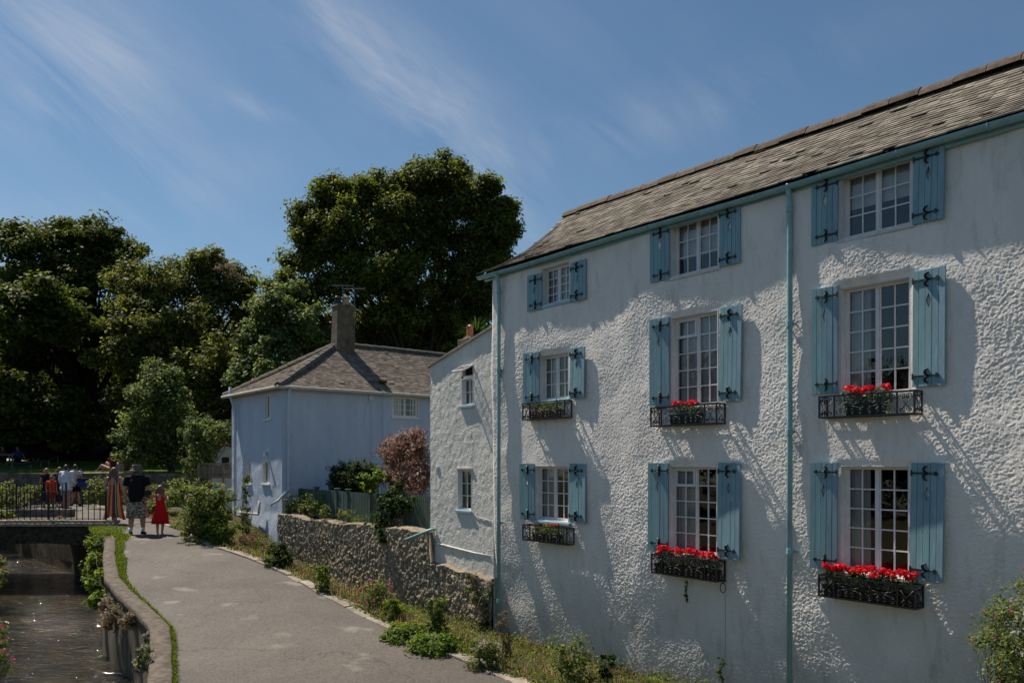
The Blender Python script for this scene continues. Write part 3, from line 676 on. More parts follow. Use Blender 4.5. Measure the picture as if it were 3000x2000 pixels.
WLEN = 11.2
def stucco_front():
    st = 0.0088
    xs = np.arange(0, WLEN+st, st); zs = np.arange(-0.7, EAVE-0.05, st)
    ex = [o[i] for o in OPEN.values() for i in (0, 1)]; ez = [o[i] for o in OPEN.values() for i in (2, 3)]
    def ins(a, es):
        for e in es:
            a[np.abs(a-e).argmin()] = e
        return np.sort(a)
    xs = ins(xs, ex); zs = ins(zs, ez)
    X, Z = np.meshgrid(xs, zs)
    wx = X + 0.015*fbm(X*14, Z*14, 2, 31); wz = Z + 0.015*fbm(X*14+9, Z*14+4, 2, 32)
    worm = 1-np.abs(vnoise(wx*34, wz*38, 1)+0.5*vnoise(wx*61, wz*66, 2))*1.7
    blob = fbm(wx*42, wz*46, 2, 4)
    tex = 0.6*worm + 0.8*blob
    # rough spatter in the middle of the wall, trowelled smoother high up and low down
    am = np.interp(Z, [-0.5, 0.4, 1.2, 2.0, 4.9, 5.6, 6.3], [0.7, 0.9, 1.0, 1.0, 1.0, 0.8, 0.65])
    am = am*(0.8+0.5*fbm(X*0.8, Z*0.8, 2, 9))
    h = tex*0.0052*am
    h = h + 0.040*fbm(X*0.7+3, Z*0.6, 2, 22) + 0.006*fbm(X*3, Z*3, 2, 23)
    # the wall bellies out a little above the ground floor and leans back below, shaped to keep the foot in shade
    h = h + np.interp(Z, [-0.7, 0.4, 1.3, 2.0, 3.0, 4.4, 6.2], [-0.25, -0.14, -0.045, 0.0, 0.02, 0.02, 0.03])
    # patches of thinner render around openings
    D = np.full_like(X, 9.0)
    for (x0, x1, z0, z1, _, _) in OPEN.values():
        dx = np.maximum(np.maximum(x0-X, X-x1), 0); dz = np.maximum(np.maximum(z0-Z, Z-z1), 0)
        D = np.minimum(D, np.hypot(dx, dz))
    k = np.clip(D/0.10, 0, 1); k = k*k*(3-2*k)
    h = h*(0.15+0.85*k)
    ke = np.clip(X/0.12, 0, 1); rnd = 0.06*(1-ke)**2
    v = np.stack([X, -h + rnd, Z], -1)
    # left edge leans slightly
    R, Cn = X.shape
    idx = np.arange(R*Cn).reshape(R, Cn)
    f = np.stack([idx[:-1, :-1], idx[:-1, 1:], idx[1:, 1:], idx[1:, :-1]], -1).reshape(-1, 4)
    xc = (X[:-1, :-1]+X[1:, 1:])/2; zc = (Z[:-1, :-1]+Z[1:, 1:])/2; keep = np.ones(xc.shape, bool)
    for (x0, x1, z0, z1, _, _) in OPEN.values():
        keep &= ~((xc > x0) & (xc < x1) & (zc > z0) & (zc < z1))
    f = f[keep.ravel()]
    v = v.reshape(-1, 3)
    # side and back walls in the same mesh
    b = len(v); dpt = 4.6; gz = EAVE+1.75
    ext = [(0, 0.06, -0.7), (0, dpt, -0.7), (0, dpt, EAVE), (0, 0.06, EAVE+0.02), (0, dpt/2, gz), (0, dpt/2, gz),
           (WLEN, 0.0, -0.7), (WLEN, dpt, -0.7), (WLEN, dpt, EAVE), (WLEN, 0.0, EAVE+0.02), (WLEN, dpt/2, gz), (WLEN, dpt/2, gz)]
    ef = [(b+1, b, b+3, b+2), (b+2, b+3, b+4, b+5), (b+6, b+7, b+8, b+9), (b+9, b+8, b+10, b+11), (b+7, b+1, b+2, b+8)]
    v = np.concatenate([v, np.array(ext)]); f = np.concatenate([f, np.array(ef)])
    o = mesh_np('wall', v, f, WHITE, HOUSE, smooth=True)
    return o
stucco_front()

def window(parent, x0, x1, z0, z1, nc, nr, y=0.10, frame=0.045, mun=0.018, sill=None, mat=WFRAME, dress='curtain', ajar=0, reveal=True, depth=0.9, fanlight=False, pairs=True, back=0.02):
    """frame mesh (named window) with sub-parts pane, sill, curtain, room_interior; wall face at y=0, inside +y"""
    mb = MB(); f = frame; d = 0.05
    if reveal:
        e = 0.004
        for (a, b_, c, dd) in ((x0-e, x0+0.012, z0, z1), (x1-0.012, x1+e, z0, z1)):
            mb.box(a, b_, -0.004, y+d, c, dd)
        mb.box(x0+0.012, x1-0.012, -0.004, y+d, z1-0.012, z1+e); mb.box(x0+0.012, x1-0.012, -0.004, y+d, z0-e, z0+0.012)
    X0, X1, Z0, Z1 = x0+0.013, x1-0.013, z0+0.013, z1-0.013
    mb.box(X0, X0+f, y, y+d, Z0, Z1); mb.box(X1-f, X1, y, y+d, Z0, Z1)
    mb.box(X0+f, X1-f, y, y+d, Z1-f, Z1); mb.box(X0+f, X1-f, y, y+d, Z0, Z0+f)
    xm = (X0+X1)/2
    if pairs:
        mb.box(xm-f*0.42, xm+f*0.42, y+0.002, y+d-0.004, Z0+f, Z1-f)
        lights = [(X0+f, xm-f*0.5), (xm+f*0.5, X1-f)]; k = nc//2
    else:
        lights = [(X0+f, X1-f)]; k = nc
    gl = MB()
    for li, (a, b_) in enumerate(lights):
        sf = 0.028
        zt = Z1-f; zb = Z0+f
        yy0, yy1 = y+0.008, y+d-0.010
        if fanlight and li == 0:
            zf = zt-(zt-zb)/nr
            mb.box(a, b_, y-0.012, yy1, zf-0.02, zf+0.02)
            sfy = y-0.010
            mb.box(a, a+sf, sfy, yy1, zf+0.02, zt); mb.box(b_-sf, b_, sfy, yy1, zf+0.02, zt); mb.box(a+sf, b_-sf, sfy, yy1, zt-sf, zt)
        else:
            mb.box(a, a+sf*0.6, yy0, yy1, zb, zt); mb.box(b_-sf*0.6, b_, yy0, yy1, zb, zt)
        for i in range(1, k):
            xx = a+(b_-a)*i/k; mb.box(xx-mun/2, xx+mun/2, y+0.012, y+0.036, zb, zt)
        for j in range(1, nr):
            zz = zb+(zt-zb)*j/nr; mb.box(a, b_, y+0.014, y+0.034, zz-mun/2, zz+mun/2)
    gl.add([(X0+f, y+0.026, Z0+f), (X1-f, y+0.026, Z0+f), (X1-f, y+0.026, Z1-f), (X0+f, y+0.026, Z1-f)], [(0, 1, 2, 3)])
    w = mb.build('window', mat, parent)
    gl.build('pane', GLASS, w)
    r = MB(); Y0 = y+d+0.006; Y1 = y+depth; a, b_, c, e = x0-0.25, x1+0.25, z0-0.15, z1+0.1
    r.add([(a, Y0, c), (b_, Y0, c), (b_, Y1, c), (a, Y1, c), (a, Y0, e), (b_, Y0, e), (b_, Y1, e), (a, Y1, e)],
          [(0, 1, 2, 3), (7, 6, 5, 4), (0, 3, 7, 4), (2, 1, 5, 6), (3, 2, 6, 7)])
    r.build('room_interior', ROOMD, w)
    def drape(xa, xb, za, zb_, yy, name, m, amp=0.012, wv=0.07):
        n = max(6, int((xb-xa)/0.012)); vs = []
        for i in range(n+1):
            x = xa+(xb-xa)*i/n; off = amp*math.sin(2*PI*x/wv+1.3*math.sin(x*9))
            vs += [(x, yy+off, za), (x, yy+off*0.8, zb_)]
        c_ = MB(); c_.add(vs, [(2*i, 2*i+2, 2*i+3, 2*i+1) for i in range(n)]); c_.build(name, m, w, smooth=True)
    cy = y+d+0.035
    if dress == 'curtain': drape(X0+f, X0+f+(X1-X0)*0.30, Z0+0.02, Z1, cy, 'curtain', CURT)
    elif dress == 'nets': drape(X0+f, X1-f, Z0+0.02, Z1, cy, 'curtain', CURT)
    elif dress == 'pair':
        drape(X0+f, X0+f+(X1-X0)*0.38, Z0+0.02, Z1, cy, 'curtain', CURT); drape(X1-f-(X1-X0)*0.10, X1-f, Z0+0.02, Z1, cy, 'curtain', CURT)
    elif dress == 'left': drape(X0+f, X0+f+(X1-X0)*0.46, Z0+0.02, Z1, cy, 'curtain', CURT)
    elif dress and dress.startswith('blind'):
        q = float(dress[5:]); drape(X0+f-0.02, X1-f+0.02, Z1-(Z1-Z0)*q, Z1, cy, 'blind', BLIND, 0.003, 0.3)
    if sill is not None:
        s = MB(); s.box(x0-0.05, x1+0.05, -0.045, y-0.002, z0-0.055, z0-0.006); s.build('sill', sill, w, bevel=0.006)
    return w
DR = {(1, 1): 'nets', (2, 1): 'blind0.66', (3, 1): 'blind0.52', (1, 2): 'pair', (2, 2): 'nets', (3, 2): 'curtain', (1, 3): 'left', (2, 3): 'left', (3, 3): 'curtain'}
for k, (x0, x1, z0, z1, nc, nr) in OPEN.items():
    window(HOUSE, x0, x1, z0, z1, nc, nr, dress=DR[k], sill=SILLT if k[0] == 1 else PLAST, fanlight=(k == (2, 2) or k == (2, 3)), frame=0.036 if k[0] > 1 else 0.045, mun=0.0165)

# iron strap hinge, hinge knuckle at x=0, strap towards +x, length 1, height in z
def hinge_mesh():
    mb = MB(); t = 0.012
    mb.prism([(0, -0.075), (0.03, -0.075), (0.045, -0.03), (0.10, -0.022), (0.62, -0.016), (0.62, 0.016), (0.10, 0.022), (0.045, 0.03), (0.03, 0.075), (0, 0.075)], -t, 0)
    for s in (-1, 1):      # the pair of crescents
        pts = []; n = 9
        for i in range(n+1):
            an = math.radians(185*i/n - 12); pts.append((0.475 - 0.115*math.cos(an)*0.8 + 0.0, -0.008, s*(0.02+0.115*math.sin(an))))
        pts = [(0.55, -0.008, s*0.012)] + [(0.50+0.02-0.11*math.sin(math.radians(q)), -0.008, s*(0.09-0.075*math.cos(math.radians(q)))) for q in range(10, 190, 20)]
        rr = [0.014+0.016*math.sin(PI*i/(len(pts)-1)) for i in range(len(pts))]
        mb.tube(pts, rr, 6)
        mb.ell(pts[-1], (0.02, 0.012, 0.02), 6, 5)
    mb.prism([(0.60, -0.016), (0.74, -0.014), (0.76, -0.055), (0.80, -0.05), (0.88, 0.0), (0.80, 0.05), (0.76, 0.055), (0.74, 0.014), (0.60, 0.016)], -t, 0)
    o = mb.build('hinge', IRON); me = o.data; bpy.data.objects.remove(o); return me
HM = hinge_mesh()
def shutter(k, side, px):
    xl, xr, yt, yb = px; xc = (xl+xr)/2
    a0, a1 = wl(xl, yt, 0.06)[0], wl(xr, yt, 0.06)[0]; z0 = wl(xc, yb, 0.06)[1]; z1 = wl(xc, yt, 0.06)[1]
    w = a1-a0; h = z1-z0; n = 5 if w > 0.3 else 4
    mb = MB(); pw = w/n; hc = n//2; zc = h-0.36 if h > 0.9 else h-0.30
    th = 0.03
    for i in range(n):
        xa, xb = i*pw+0.002, (i+1)*pw-0.002; top = h+random.uniform(-.003, .003)
        if i == hc:
            dzz = 0.085; dm = min(0.034, (xb-xa)/2-0.003); xm = (xa+xb)/2
            mb.prism([(xa, zc), (xm-dm, zc), (xm, zc+dzz), (xm+dm, zc), (xb, zc), (xb, top), (xa, top)], 0, th)
            mb.prism([(xa, zc), (xa, 0), (xb, 0), (xb, zc), (xm+dm, zc), (xm, zc-dzz), (xm-dm, zc)], 0, th)
        else: mb.box(xa, xb, random.uniform(0, 0.003), th, 0, top)
    mb.box(0.01, w-0.01, th, th+0.016, 0.10, 0.17); mb.box(0.01, w-0.01, th, th+0.016, h-0.17, h-0.10)
    hx = 0 if side == 'r' else w           # hinge edge
    v = [(x-hx, y, z) for x, y, z in mb.v]; mb.v = v
    o = mb.build('shutter', TEAL, HOUSE, bevel=0.002)
    ang = math.radians(random.uniform(3, 6))*(1 if side == 'l' else -1)*(1 if side == 'l' else 0.6)
    o.location = ((a0 if side == 'r' else a1), -0.055, z0); o.rotation_euler = (0, math.radians(random.uniform(0.3, 1.2) if side == 'r' else random.uniform(-0.4, 0.6)), ang)
    for zz in (0.12 if h > 0.9 else 0.10, h-0.12 if h > 0.9 else h-0.11):
        g = bpy.data.objects.new('hinge', HM); link(g, o)
        L = w*0.98; s = 1 if side == 'r' else -1
        g.scale = (L*s, 1, min(L*1.35, 0.50)); g.location = (0, -0.001, zz)
    return o
for k, (l, r) in SHUT.items():
    shutter(k, 'l', l); shutter(k, 'r', r)

def slates(mb, x0f, x1f, L, p0, ux, us, un, expo=0.19, wid=0.24, th=0.010, rough=1.0, lift=None):
    """courses of slates on a plane: origin p0, ux along eave, us up the slope, un normal; x0f(s), x1f(s) limits at slope distance s"""
    s = 0.0; c = 0
    while s < L:
        s1 = min(s+expo*1.8, L); a, b = x0f(s), x1f(s); a2, b2 = x0f(s1), x1f(s1)
        x = a - wid*(0.5 if c % 2 else 0) ; 
        while x < b:
            w = wid*random.uniform(0.7, 1.3); xa, xb = max(x, a), min(x+w-0.006, b)
            if xb-xa > 0.02:
                ta, tb = (max(xa, a2)), (min(xb, b2))
                if tb <= ta: ta = tb = (max(min((xa+xb)/2, b2), a2))
                e = th*1.6 + random.uniform(0, 0.012)*rough; d = -random.uniform(0, 0.02)*rough
                if random.random() < 0.03*rough: e += 0.02
                def q(x_, s_, n_):
                    lf = lift(x_, s_) if lift else 0
                    return p0 + ux*x_ + us*s_ + un*(n_+lf)
                sd = s + d; j = random.uniform(-.008, .008)*rough
                mb.hexa([q(xa, sd, e-th*1.6), q(xb, sd+j, e-th*1.6), q(tb, s1, -th), q(ta, s1, -th)], [q(xa, sd, e), q(xb, sd+j, e+0.002), q(tb, s1, 0.002), q(ta, s1, 0.002)])
            x += w
        s += expo; c += 1
RB = 2.25       # ridge setback
def house_roof():
    z1 = wl(1305, 490)[1]; ridge = Vector((0, RB, 0)) 
    wpt = wworld(0, -RB, 0); z_r = H+(1060-488)/F*wpt.y
    y0 = -0.19; z0 = EAVE+0.045
    us = Vector((0, RB-y0, z_r-z0)); L = us.length; us.normalize(); un = Vector((0, -us.z, us.y))
    if un.z < 0: un = -un
    def lift(x, s):
        t = s/L
        return -0.10*math.sin(PI*t)*max(0, 1-x/2.5) - 0.05*math.sin(PI*t) - 0.02*t*x*0.45 - 0.011*x + 0.015*math.sin(x*1.9)*math.sin(PI*t) 
    mb = MB(); slates(mb, lambda s: -0.22, lambda s: WLEN+0.2, L, Vector((0, y0, z0)), Vector((1, 0, 0)), us, un, 0.135, 0.17, 0.010, 0.75, lift)
    r = mb.build('roof', SLATE, HOUSE)
    # underlay and back slope
    u = MB(); zr = z_r-0.10
    NX, NS = 40, 8; dv = []
    for a_ in range(NX+1):
        for b_ in range(NS+1):
            x = -0.2+(WLEN+0.2)*a_/NX; ss = 0.03+(L-0.05)*b_/NS; dv.append(tuple(Vector((x, y0, z0))+us*ss+un*(lift(x, ss)-0.012)))
    u.add(dv, [(a_*(NS+1)+b_, (a_+1)*(NS+1)+b_, (a_+1)*(NS+1)+b_+1, a_*(NS+1)+b_+1) for a_ in range(NX) for b_ in range(NS)])
    zr = z_r-0.15
    u.add([(WLEN, RB, zr-0.3), (-0.2, RB, zr-0.1), (-0.2, RB*2+0.3, z0-0.05), (WLEN, RB*2+0.3, z0-0.05)], [(0, 1, 2, 3)])
    u.build('roof_deck', M_basic('roof_deck', (0.06, 0.05, 0.045), 0.9), r)
    rt = MB(); x = -0.18
    while x < WLEN:
        w = random.uniform(0.40, 0.48); z = z_r + lift(x, L)*un.z + 0.02
        pts = [(-0.17, -0.10), (-0.13, -0.02), (-0.05, 0.045), (0.05, 0.045), (0.13, -0.02), (0.17, -0.10)]
        dz = random.uniform(-.012, .012); n = len(pts)
        vs = [(x, RB+a, z+b+dz) for a, b in pts]+[(x+w-0.01, RB+a, z-0.008+b+dz) for a, b in pts]
        rt.add(vs, [(i, i+1, n+i+1, n+i) for i in range(n-1)]+[tuple(range(n)), tuple(range(2*n-1, n-1, -1))]); x += w
    rt.build('ridge_tiles', RIDGE, r)
    f = MB(); f.hexa([(-0.15, -0.06, EAVE-0.09), (WLEN, -0.06, EAVE-0.19), (WLEN, -0.02, EAVE-0.19), (-0.15, -0.02, EAVE-0.09)], [(-0.15, -0.06, EAVE+0.02), (WLEN, -0.06, EAVE-0.08), (WLEN, -0.02, EAVE-0.08), (-0.15, -0.02, EAVE+0.02)]); f.build('fascia', TEAL2, r)
    g = MB(); n = 10; yc, zc = -0.125, EAVE+0.0; R = 0.060
    def zs(x): return zc - 0.009*x - 0.010*math.sin(x*1.3)
    xs = [i*0.5-0.25 for i in range(int(WLEN/0.5)+2)]
    vs = []
    for x in xs:
        for i in range(n+1):
            an = PI+PI*i/n; vs.append((x, yc+R*math.cos(an), zs(x)+R*math.sin(an)))
        for i in range(n+1):
            an = 2*PI-PI*i/n; vs.append((x, yc+(R-0.006)*math.cos(an), zs(x)+(R-0.006)*math.sin(an)))
    m = 2*(n+1); fs = []
    for j in range(len(xs)-1):
        for i in range(m): fs.append((j*m+i, j*m+(i+1) % m, (j+1)*m+(i+1) % m, (j+1)*m+i))
    fs += [tuple(range(m)), tuple(range((len(xs)-1)*m, len(xs)*m))]
    g.add(vs, fs)
    for x in np.arange(0.4, WLEN, 0.95):
        x = float(x); pts = [(x, yc+(R+0.006)*math.cos(PI+PI*i/8), zs(x)+(R+0.006)*math.sin(PI+PI*i/8)) for i in range(9)]
        g.tube([(x, -0.01, EAVE-0.03)]+pts[::-1], 0.009, 5)
    go = g.build('gutter', TEAL2, HOUSE, smooth=False)
house_roof()
def downpipe(x, zb, clips, bottom_kick=True):
    mb = MB(); R = 0.036
    mb.tube([(x, -0.125, EAVE-0.05), (x, -0.125, EAVE-0.12), (x, -0.10, EAVE-0.20), (x, -0.085, EAVE-0.32), (x, -0.085, 4), (x, -0.09, zb)], R, 12)
    mb.ell((x, -0.125, EAVE-0.09), (0.055, 0.055, 0.045))
    mb.tube([(x, -0.085, EAVE-0.34), (x, -0.085, EAVE-0.42)], R*1.2, 12)
    o = mb.build('downpipe', TEAL2, HOUSE, smooth=True)
    for z in clips:
        c = MB(); c.tube([(x, -0.087, z-0.035), (x, -0.087, z+0.035)], R*1.28, 12); c.box(x-0.075, x+0.075, -0.06, -0.042, z-0.015, z+0.015)
        c.tube([(x+0.06, -0.05, z), (x+0.06, 0.02, z)], 0.01, 6); c.tube([(x-0.06, -0.05, z), (x-0.06, 0.02, z)], 0.01, 6)
        c.build('pipe_clip', TEAL2, o)
downpipe(wl(1814, 700, 0.085)[0], -0.4, [wl(1812, y, 0.085)[1] for y in (745, 992, 1265)])
downpipe(wl(1146, 900, 0.085)[0], wl(1140, 1400, 0.085)[1]-0.2, [wl(1146, y, 0.085)[1] for y in (850, 1200, 1380)])

# ---- wrought iron window baskets, troughs and flowers
def spiral(cx, cz, r, turns, start, y, hand=1, n=18):
    pts = []
    for i in range(n+1):
        t = i/n; rr = r*(1-0.82*t); an = start+hand*turns*2*PI*t
        pts.append((cx+rr*math.cos(an), y, cz+rr*math.sin(an)))
    return pts
def spiral_y(cy, cz, r, turns, start, x, hand=1, n=14):
    return [(x, p[0], p[2]) for p in spiral(cy, cz, r, turns, start, 0, hand, n)]
def basket(px, label, scrolls, depth=0.20, drop=0.0):
    xl, xr, yt, yb = px
    out = 0.02+depth
    # px give the outline of the front face and the ends
    a0 = wl(xl, yt, out)[0]; a1 = wl(xr, yt, 0.02)[0]; zt = wl((xl+xr)/2, yt, out)[1]; zb = wl((xl+xr)/2, yb, out)[1]
    w = a1-a0; h = zt-zb
    t = empty('window_basket', wworld(a0, 0.02, zb), ROT, label, 'window basket', 'wrought iron baskets under the windows')
    yf = -depth; b = 0.009
    fr = MB()
    for z in (0, h):
        fr.box(0, w, yf-b, yf+b, z-b, z+b); fr.box(0, w, -b, b, z-b, z+b)
        fr.box(-b, b, yf+b, -b, z-b, z+b); fr.box(w-b, w+b, yf+b, -b, z-b, z+b)
    for x in (0, w):
        for y in (yf, 0): fr.box(x-b*1.1, x+b*1.1, y-b*1.1, y+b*1.1, -b, h+b)
    m = 0.17*w
    for x in (m, w-m): fr.box(x-b, x+b, yf-b*0.9, yf+b*0.9, b, h-b)
    for q in range(4): yy = yf*(q+0.5)/4; fr.box(0, w, yy-0.006, yy+0.006, -0.012, -0.003)
    fr.build('frame', IRON, t)
    s = MB(); R = 0.0052; r0 = h*0.17
    def panel(xa, xb, y):
        ww = xb-xa; n = max(1, round(ww/(h*1.55)))
        for i in range(n):
            c = xa+ww*(i+0.5)/n; hw = ww/n/2
            for sx in (-1, 1):
                for sz in (-1, 1):
                    cz = h/2+sz*h*0.26
                    s.tube(spiral(c+sx*(hw-r0*1.2), h/2+sz*(h/2-r0*1.35), r0, 1.6, PI/2*sz*-1, y, hand=sx*sz*-1), R, 5)
                    s.tube(spiral(c+sx*r0*0.95, cz, r0*0.8, 1.5, -sz*PI/2, y, hand=-sx*sz), R, 5)
                    s.tube([(c, y, h/2+sz*0.004), (c+sx*hw*0.35, y, h/2+sz*h*0.06), (c+sx*hw*0.75, y, h/2+sz*h*0.14), (c+sx*(hw-r0*1.2), y, h/2+sz*(h/2-r0*2.3))], R, 5)
    panel(m, w-m, yf)
    for xa, xb in ((0, m), (w-m, w)):
        ww = xb-xa; c = (xa+xb)/2; r = min(ww*0.24, h*0.16)
        for sx in (-1, 1):
            for sz in (-1, 1):
                s.tube(spiral(c+sx*r, h/2+sz*(h/2-r*1.25), r*0.9, 1.5, -sz*PI/2, yf, hand=-sx*sz), R, 5)
            s.tube([(c+sx*ww*0.42, yf, h*0.82), (c-sx*ww*0.30, yf, h*0.15)], R, 5)
    for x in (0, w):
        c = yf/2; r = min(depth*0.2, h*0.16)
        for sx in (-1, 1):
            for sz in (-1, 1): s.tube(spiral_y(c+sx*r*1.05, h/2+sz*(h/2-r*1.25), r*0.9, 1.5, -sz*PI/2, x, hand=-sx*sz), R, 5)
            s.tube([(x, c+sx*depth*0.4, h*0.8), (x, c-sx*depth*0.3, h*0.15)], R, 5)
    s.build('scrollwork', IRON, t, smooth=True)
    return a0, a1, zb, zt, w, h, depth
def planter(a0, z0, w, d, h, label, tmat, leafm, flm, nleaf, nfl, leafh=0.12, fsize=0.026, head=0.042, spread=None, lsize=0.035, yoff=0.11, flrows=1.0, fz=0.0):
    t = empty('flower_planter', wworld(a0, 0.02, z0), ROT, label, 'planter', 'planters in the window baskets')
    tr = MB(); y0, y1 = -yoff-d/2, -yoff+d/2; i = 0.012; tp = 0.02
    bt = [(tp, y0+tp, 0), (w-tp, y0+tp, 0), (w-tp, y1-tp, 0), (tp, y1-tp, 0)]; top = [(0, y0, h), (w, y0, h), (w, y1, h), (0, y1, h)]
    it = [(i, y0+i, h), (w-i, y0+i, h), (w-i, y1-i, h), (i, y1-i, h)]; ib = [(i, y0+i, h-0.03), (w-i, y0+i, h-0.03), (w-i, y1-i, h-0.03), (i, y1-i, h-0.03)]
    V = bt+top+it+ib
    Fc = [(3, 2, 1, 0)] + [(k, (k+1) % 4, 4+(k+1) % 4, 4+k) for k in range(4)] + [(4+k, 4+(k+1) % 4, 8+(k+1) % 4, 8+k) for k in range(4)] + [(8+k, 8+(k+1) % 4, 12+(k+1) % 4, 12+k) for k in range(4)]
    tr.add(V, Fc); tr.box(-0.006, w+0.006, y0-0.006, y0-0.001, h-0.022, h)
    tr.build('trough', tmat, t)
    so = MB(); so.add(ib, [(0, 1, 2, 3)]); so.build('soil', SOIL, t)
    xs, xe = (0.02, w-0.02) if spread is None else spread
    n = nleaf
    p = np.stack([RNG.uniform(xs, xe, n), -yoff+RNG.uniform(-d*0.62, d*0.62, n), h-0.02+leafh*RNG.random(n)**0.8], 1)
    p[:, 2] += 0.25*leafh*np.sin(p[:, 0]*17+a0)
    nm = RNG.normal(size=(n, 3))+np.array([0, -0.4, 0.8])
    leaf_object('leaves', p, nm, lsize, leafm, t, aspect=0.75)
    if nfl:
        C = []; D = []
        for q in range(nfl):
            c = np.array([xs+(xe-xs)*(q+RNG.uniform(0.2, 0.8))/nfl, -yoff+RNG.uniform(-d*0.5, d*0.4), h+leafh*flrows*RNG.uniform(0.72, 1.12)+fz])
            k = 46; o = rand_dirs(k); o[:, 2] = np.abs(o[:, 2])*0.9-0.15
            C.append(c+o*head*RNG.uniform(0.75, 1.15)); D.append(o+RNG.normal(size=(k, 3))*0.35)
        for c_, d_ in zip(C, D): leaf_object('flower_head', c_, d_, fsize, flm, t, aspect=0.95)
        for c in C:
            m = c.mean(0); st = MB(); st.tube([(m[0], -yoff, h-0.02), (m[0], m[1], m[2]-0.02)], 0.004, 5); st.build('flower_stalk', STEM, t)
    return t
b = basket((1201, 1313, 922, 960), 'small black scrolled iron basket under the middle window nearest the corner downpipe', 2, 0.17)
planter(b[0]+b[4]*0.14, b[2]+0.01, b[4]*0.72, 0.13, 0.13, 'brown trough of straggly yellow-green leaves below the middle-floor window by the house corner', M_basic('brown_plastic', (0.09, 0.035, 0.022), 0.5), L_VERGE, F_ORANGE, 420, 0, 0.17, yoff=0.085)
b = basket((1201, 1318, 1210, 1246), 'small black scrolled iron basket under the ground-floor window nearest the house corner', 2, 0.17)
planter(b[0]+b[4]*0.20, b[2]+0.01, b[4]*0.60, 0.13, 0.14, 'dark trough with a few orange begonias under the smallest ground-floor window', TROUGH, L_VERGE, F_ORANGE, 420, 6, 0.16, 0.028, 0.028, yoff=0.085)
b = basket((1495, 1665, 930, 974), 'wide black iron basket with few flowers under the central middle-floor window', 3)
planter(b[0]+b[4]*0.28, b[2]+0.01, b[4]*0.44, 0.15, 0.15, 'dark green trough with a few red geraniums below the central middle-floor window', TROUGH, L_BLUEG, F_RED, 420, 8, 0.15, 0.034, 0.055)
b = basket((1497, 1665, 1282, 1326), 'wide black iron basket brimming with red flowers under the central ground-floor window', 3)
planter(b[0]+0.03, b[2]+0.01, b[4]-0.06, 0.15, 0.14, 'black trough packed with red geraniums under the central ground-floor window', TROUGHB, L_BUSH, F_RED, 520, 22, 0.19, 0.036, 0.055, fz=0.03)
b = basket((1882, 2118, 903, 953), 'widest black scrolled iron basket of the middle floor, nearest the right edge', 4)
planter(b[0]+b[4]*0.27, b[2]+0.01, b[4]*0.40, 0.15, 0.15, 'dark green trough with clustered red geraniums and grey-green leaves under the right middle-floor window', TROUGH, L_BLUEG, F_RED, 520, 9, 0.16, 0.036, 0.06, spread=(-0.03, b[4]*0.46))
b = basket((1881, 2120, 1334, 1384), 'widest black scrolled iron basket of the ground floor under the right window', 4)
planter(b[0]+0.03, b[2]+0.01, b[4]-0.06, 0.15, 0.14, 'black trough packed with red geraniums under the right ground-floor window', TROUGHB, L_BUSH, F_RED, 760, 30, 0.19, 0.036, 0.055, fz=0.03)
# iron ring and trailing plant beneath the central basket
def ring():
    a, z = wl(1660, 1349, 0.06); r = 0.072
    t = empty('iron_ring', wworld(a, 0.0, z), ROT, 'rusty black iron mooring ring hanging on the wall below the central red flower basket', 'ring')
    m = MB(); m.tube([(r*0.62*math.cos(q*PI/10), -0.055, r*math.sin(q*PI/10)) for q in range(21)], 0.007, 6, caps=False); m.build('ring', IRON, t, smooth=True)
    m = MB(); m.tube([(0, 0.03, r+0.012), (0, -0.05, r+0.012), (0, -0.062, r), (0, -0.05, r-0.01)], 0.008, 6); m.build('staple', IRON, t)
    c = MB(); c.tube([(0.02, -0.03, -0.1), (0.03, -0.03, -0.7), (0.0, -0.028, -1.25)], 0.004, 5); tag(c.build('cable', M_basic('old_cable', (0.25, 0.24, 0.22), 0.7), None), 'thin grey cable running down the white wall below the iron ring', 'cable')
    o = bpy.data.objects['cable']; o.location = t.location; o.rotation_euler = t.rotation_euler
ring()
def trailing(px, y0, y1, label, mat, n, w=0.03, size=0.03, out=0.05):
    a, z0 = wl(px, y0, out); _, z1 = wl(px, y1, out)
    t = empty('trailing_plant', wworld(a, 0, z0), ROT, label, 'plant')
    tt = RNG.random(n); p = np.stack([np.sin(tt*9)*w*0.6+RNG.normal(0, w*0.5, n)*(1-tt*0.5), -out-RNG.random(n)*0.05, -tt*(z0-z1)], 1)
    leaf_object('leaves', p, RNG.normal(size=(n, 3))+np.array([0, -1, 0.4]), size, mat, t, aspect=0.8)
    m = MB(); m.tube([(math.sin(q/8*9)*w*0.6, -out, -q/8*(z0-z1)) for q in range(9)], 0.005, 5); m.build('stem', STEM, t)
trailing(1578, 1330, 1382, 'dark ivy strand trailing from the central ground-floor flower basket', L_BUSH, 70, 0.02)
trailing(1658, 1510, 1575, 'small bright vine climbing the foot of the white wall below the iron ring', L_BRIGHT, 60, 0.05, 0.045)

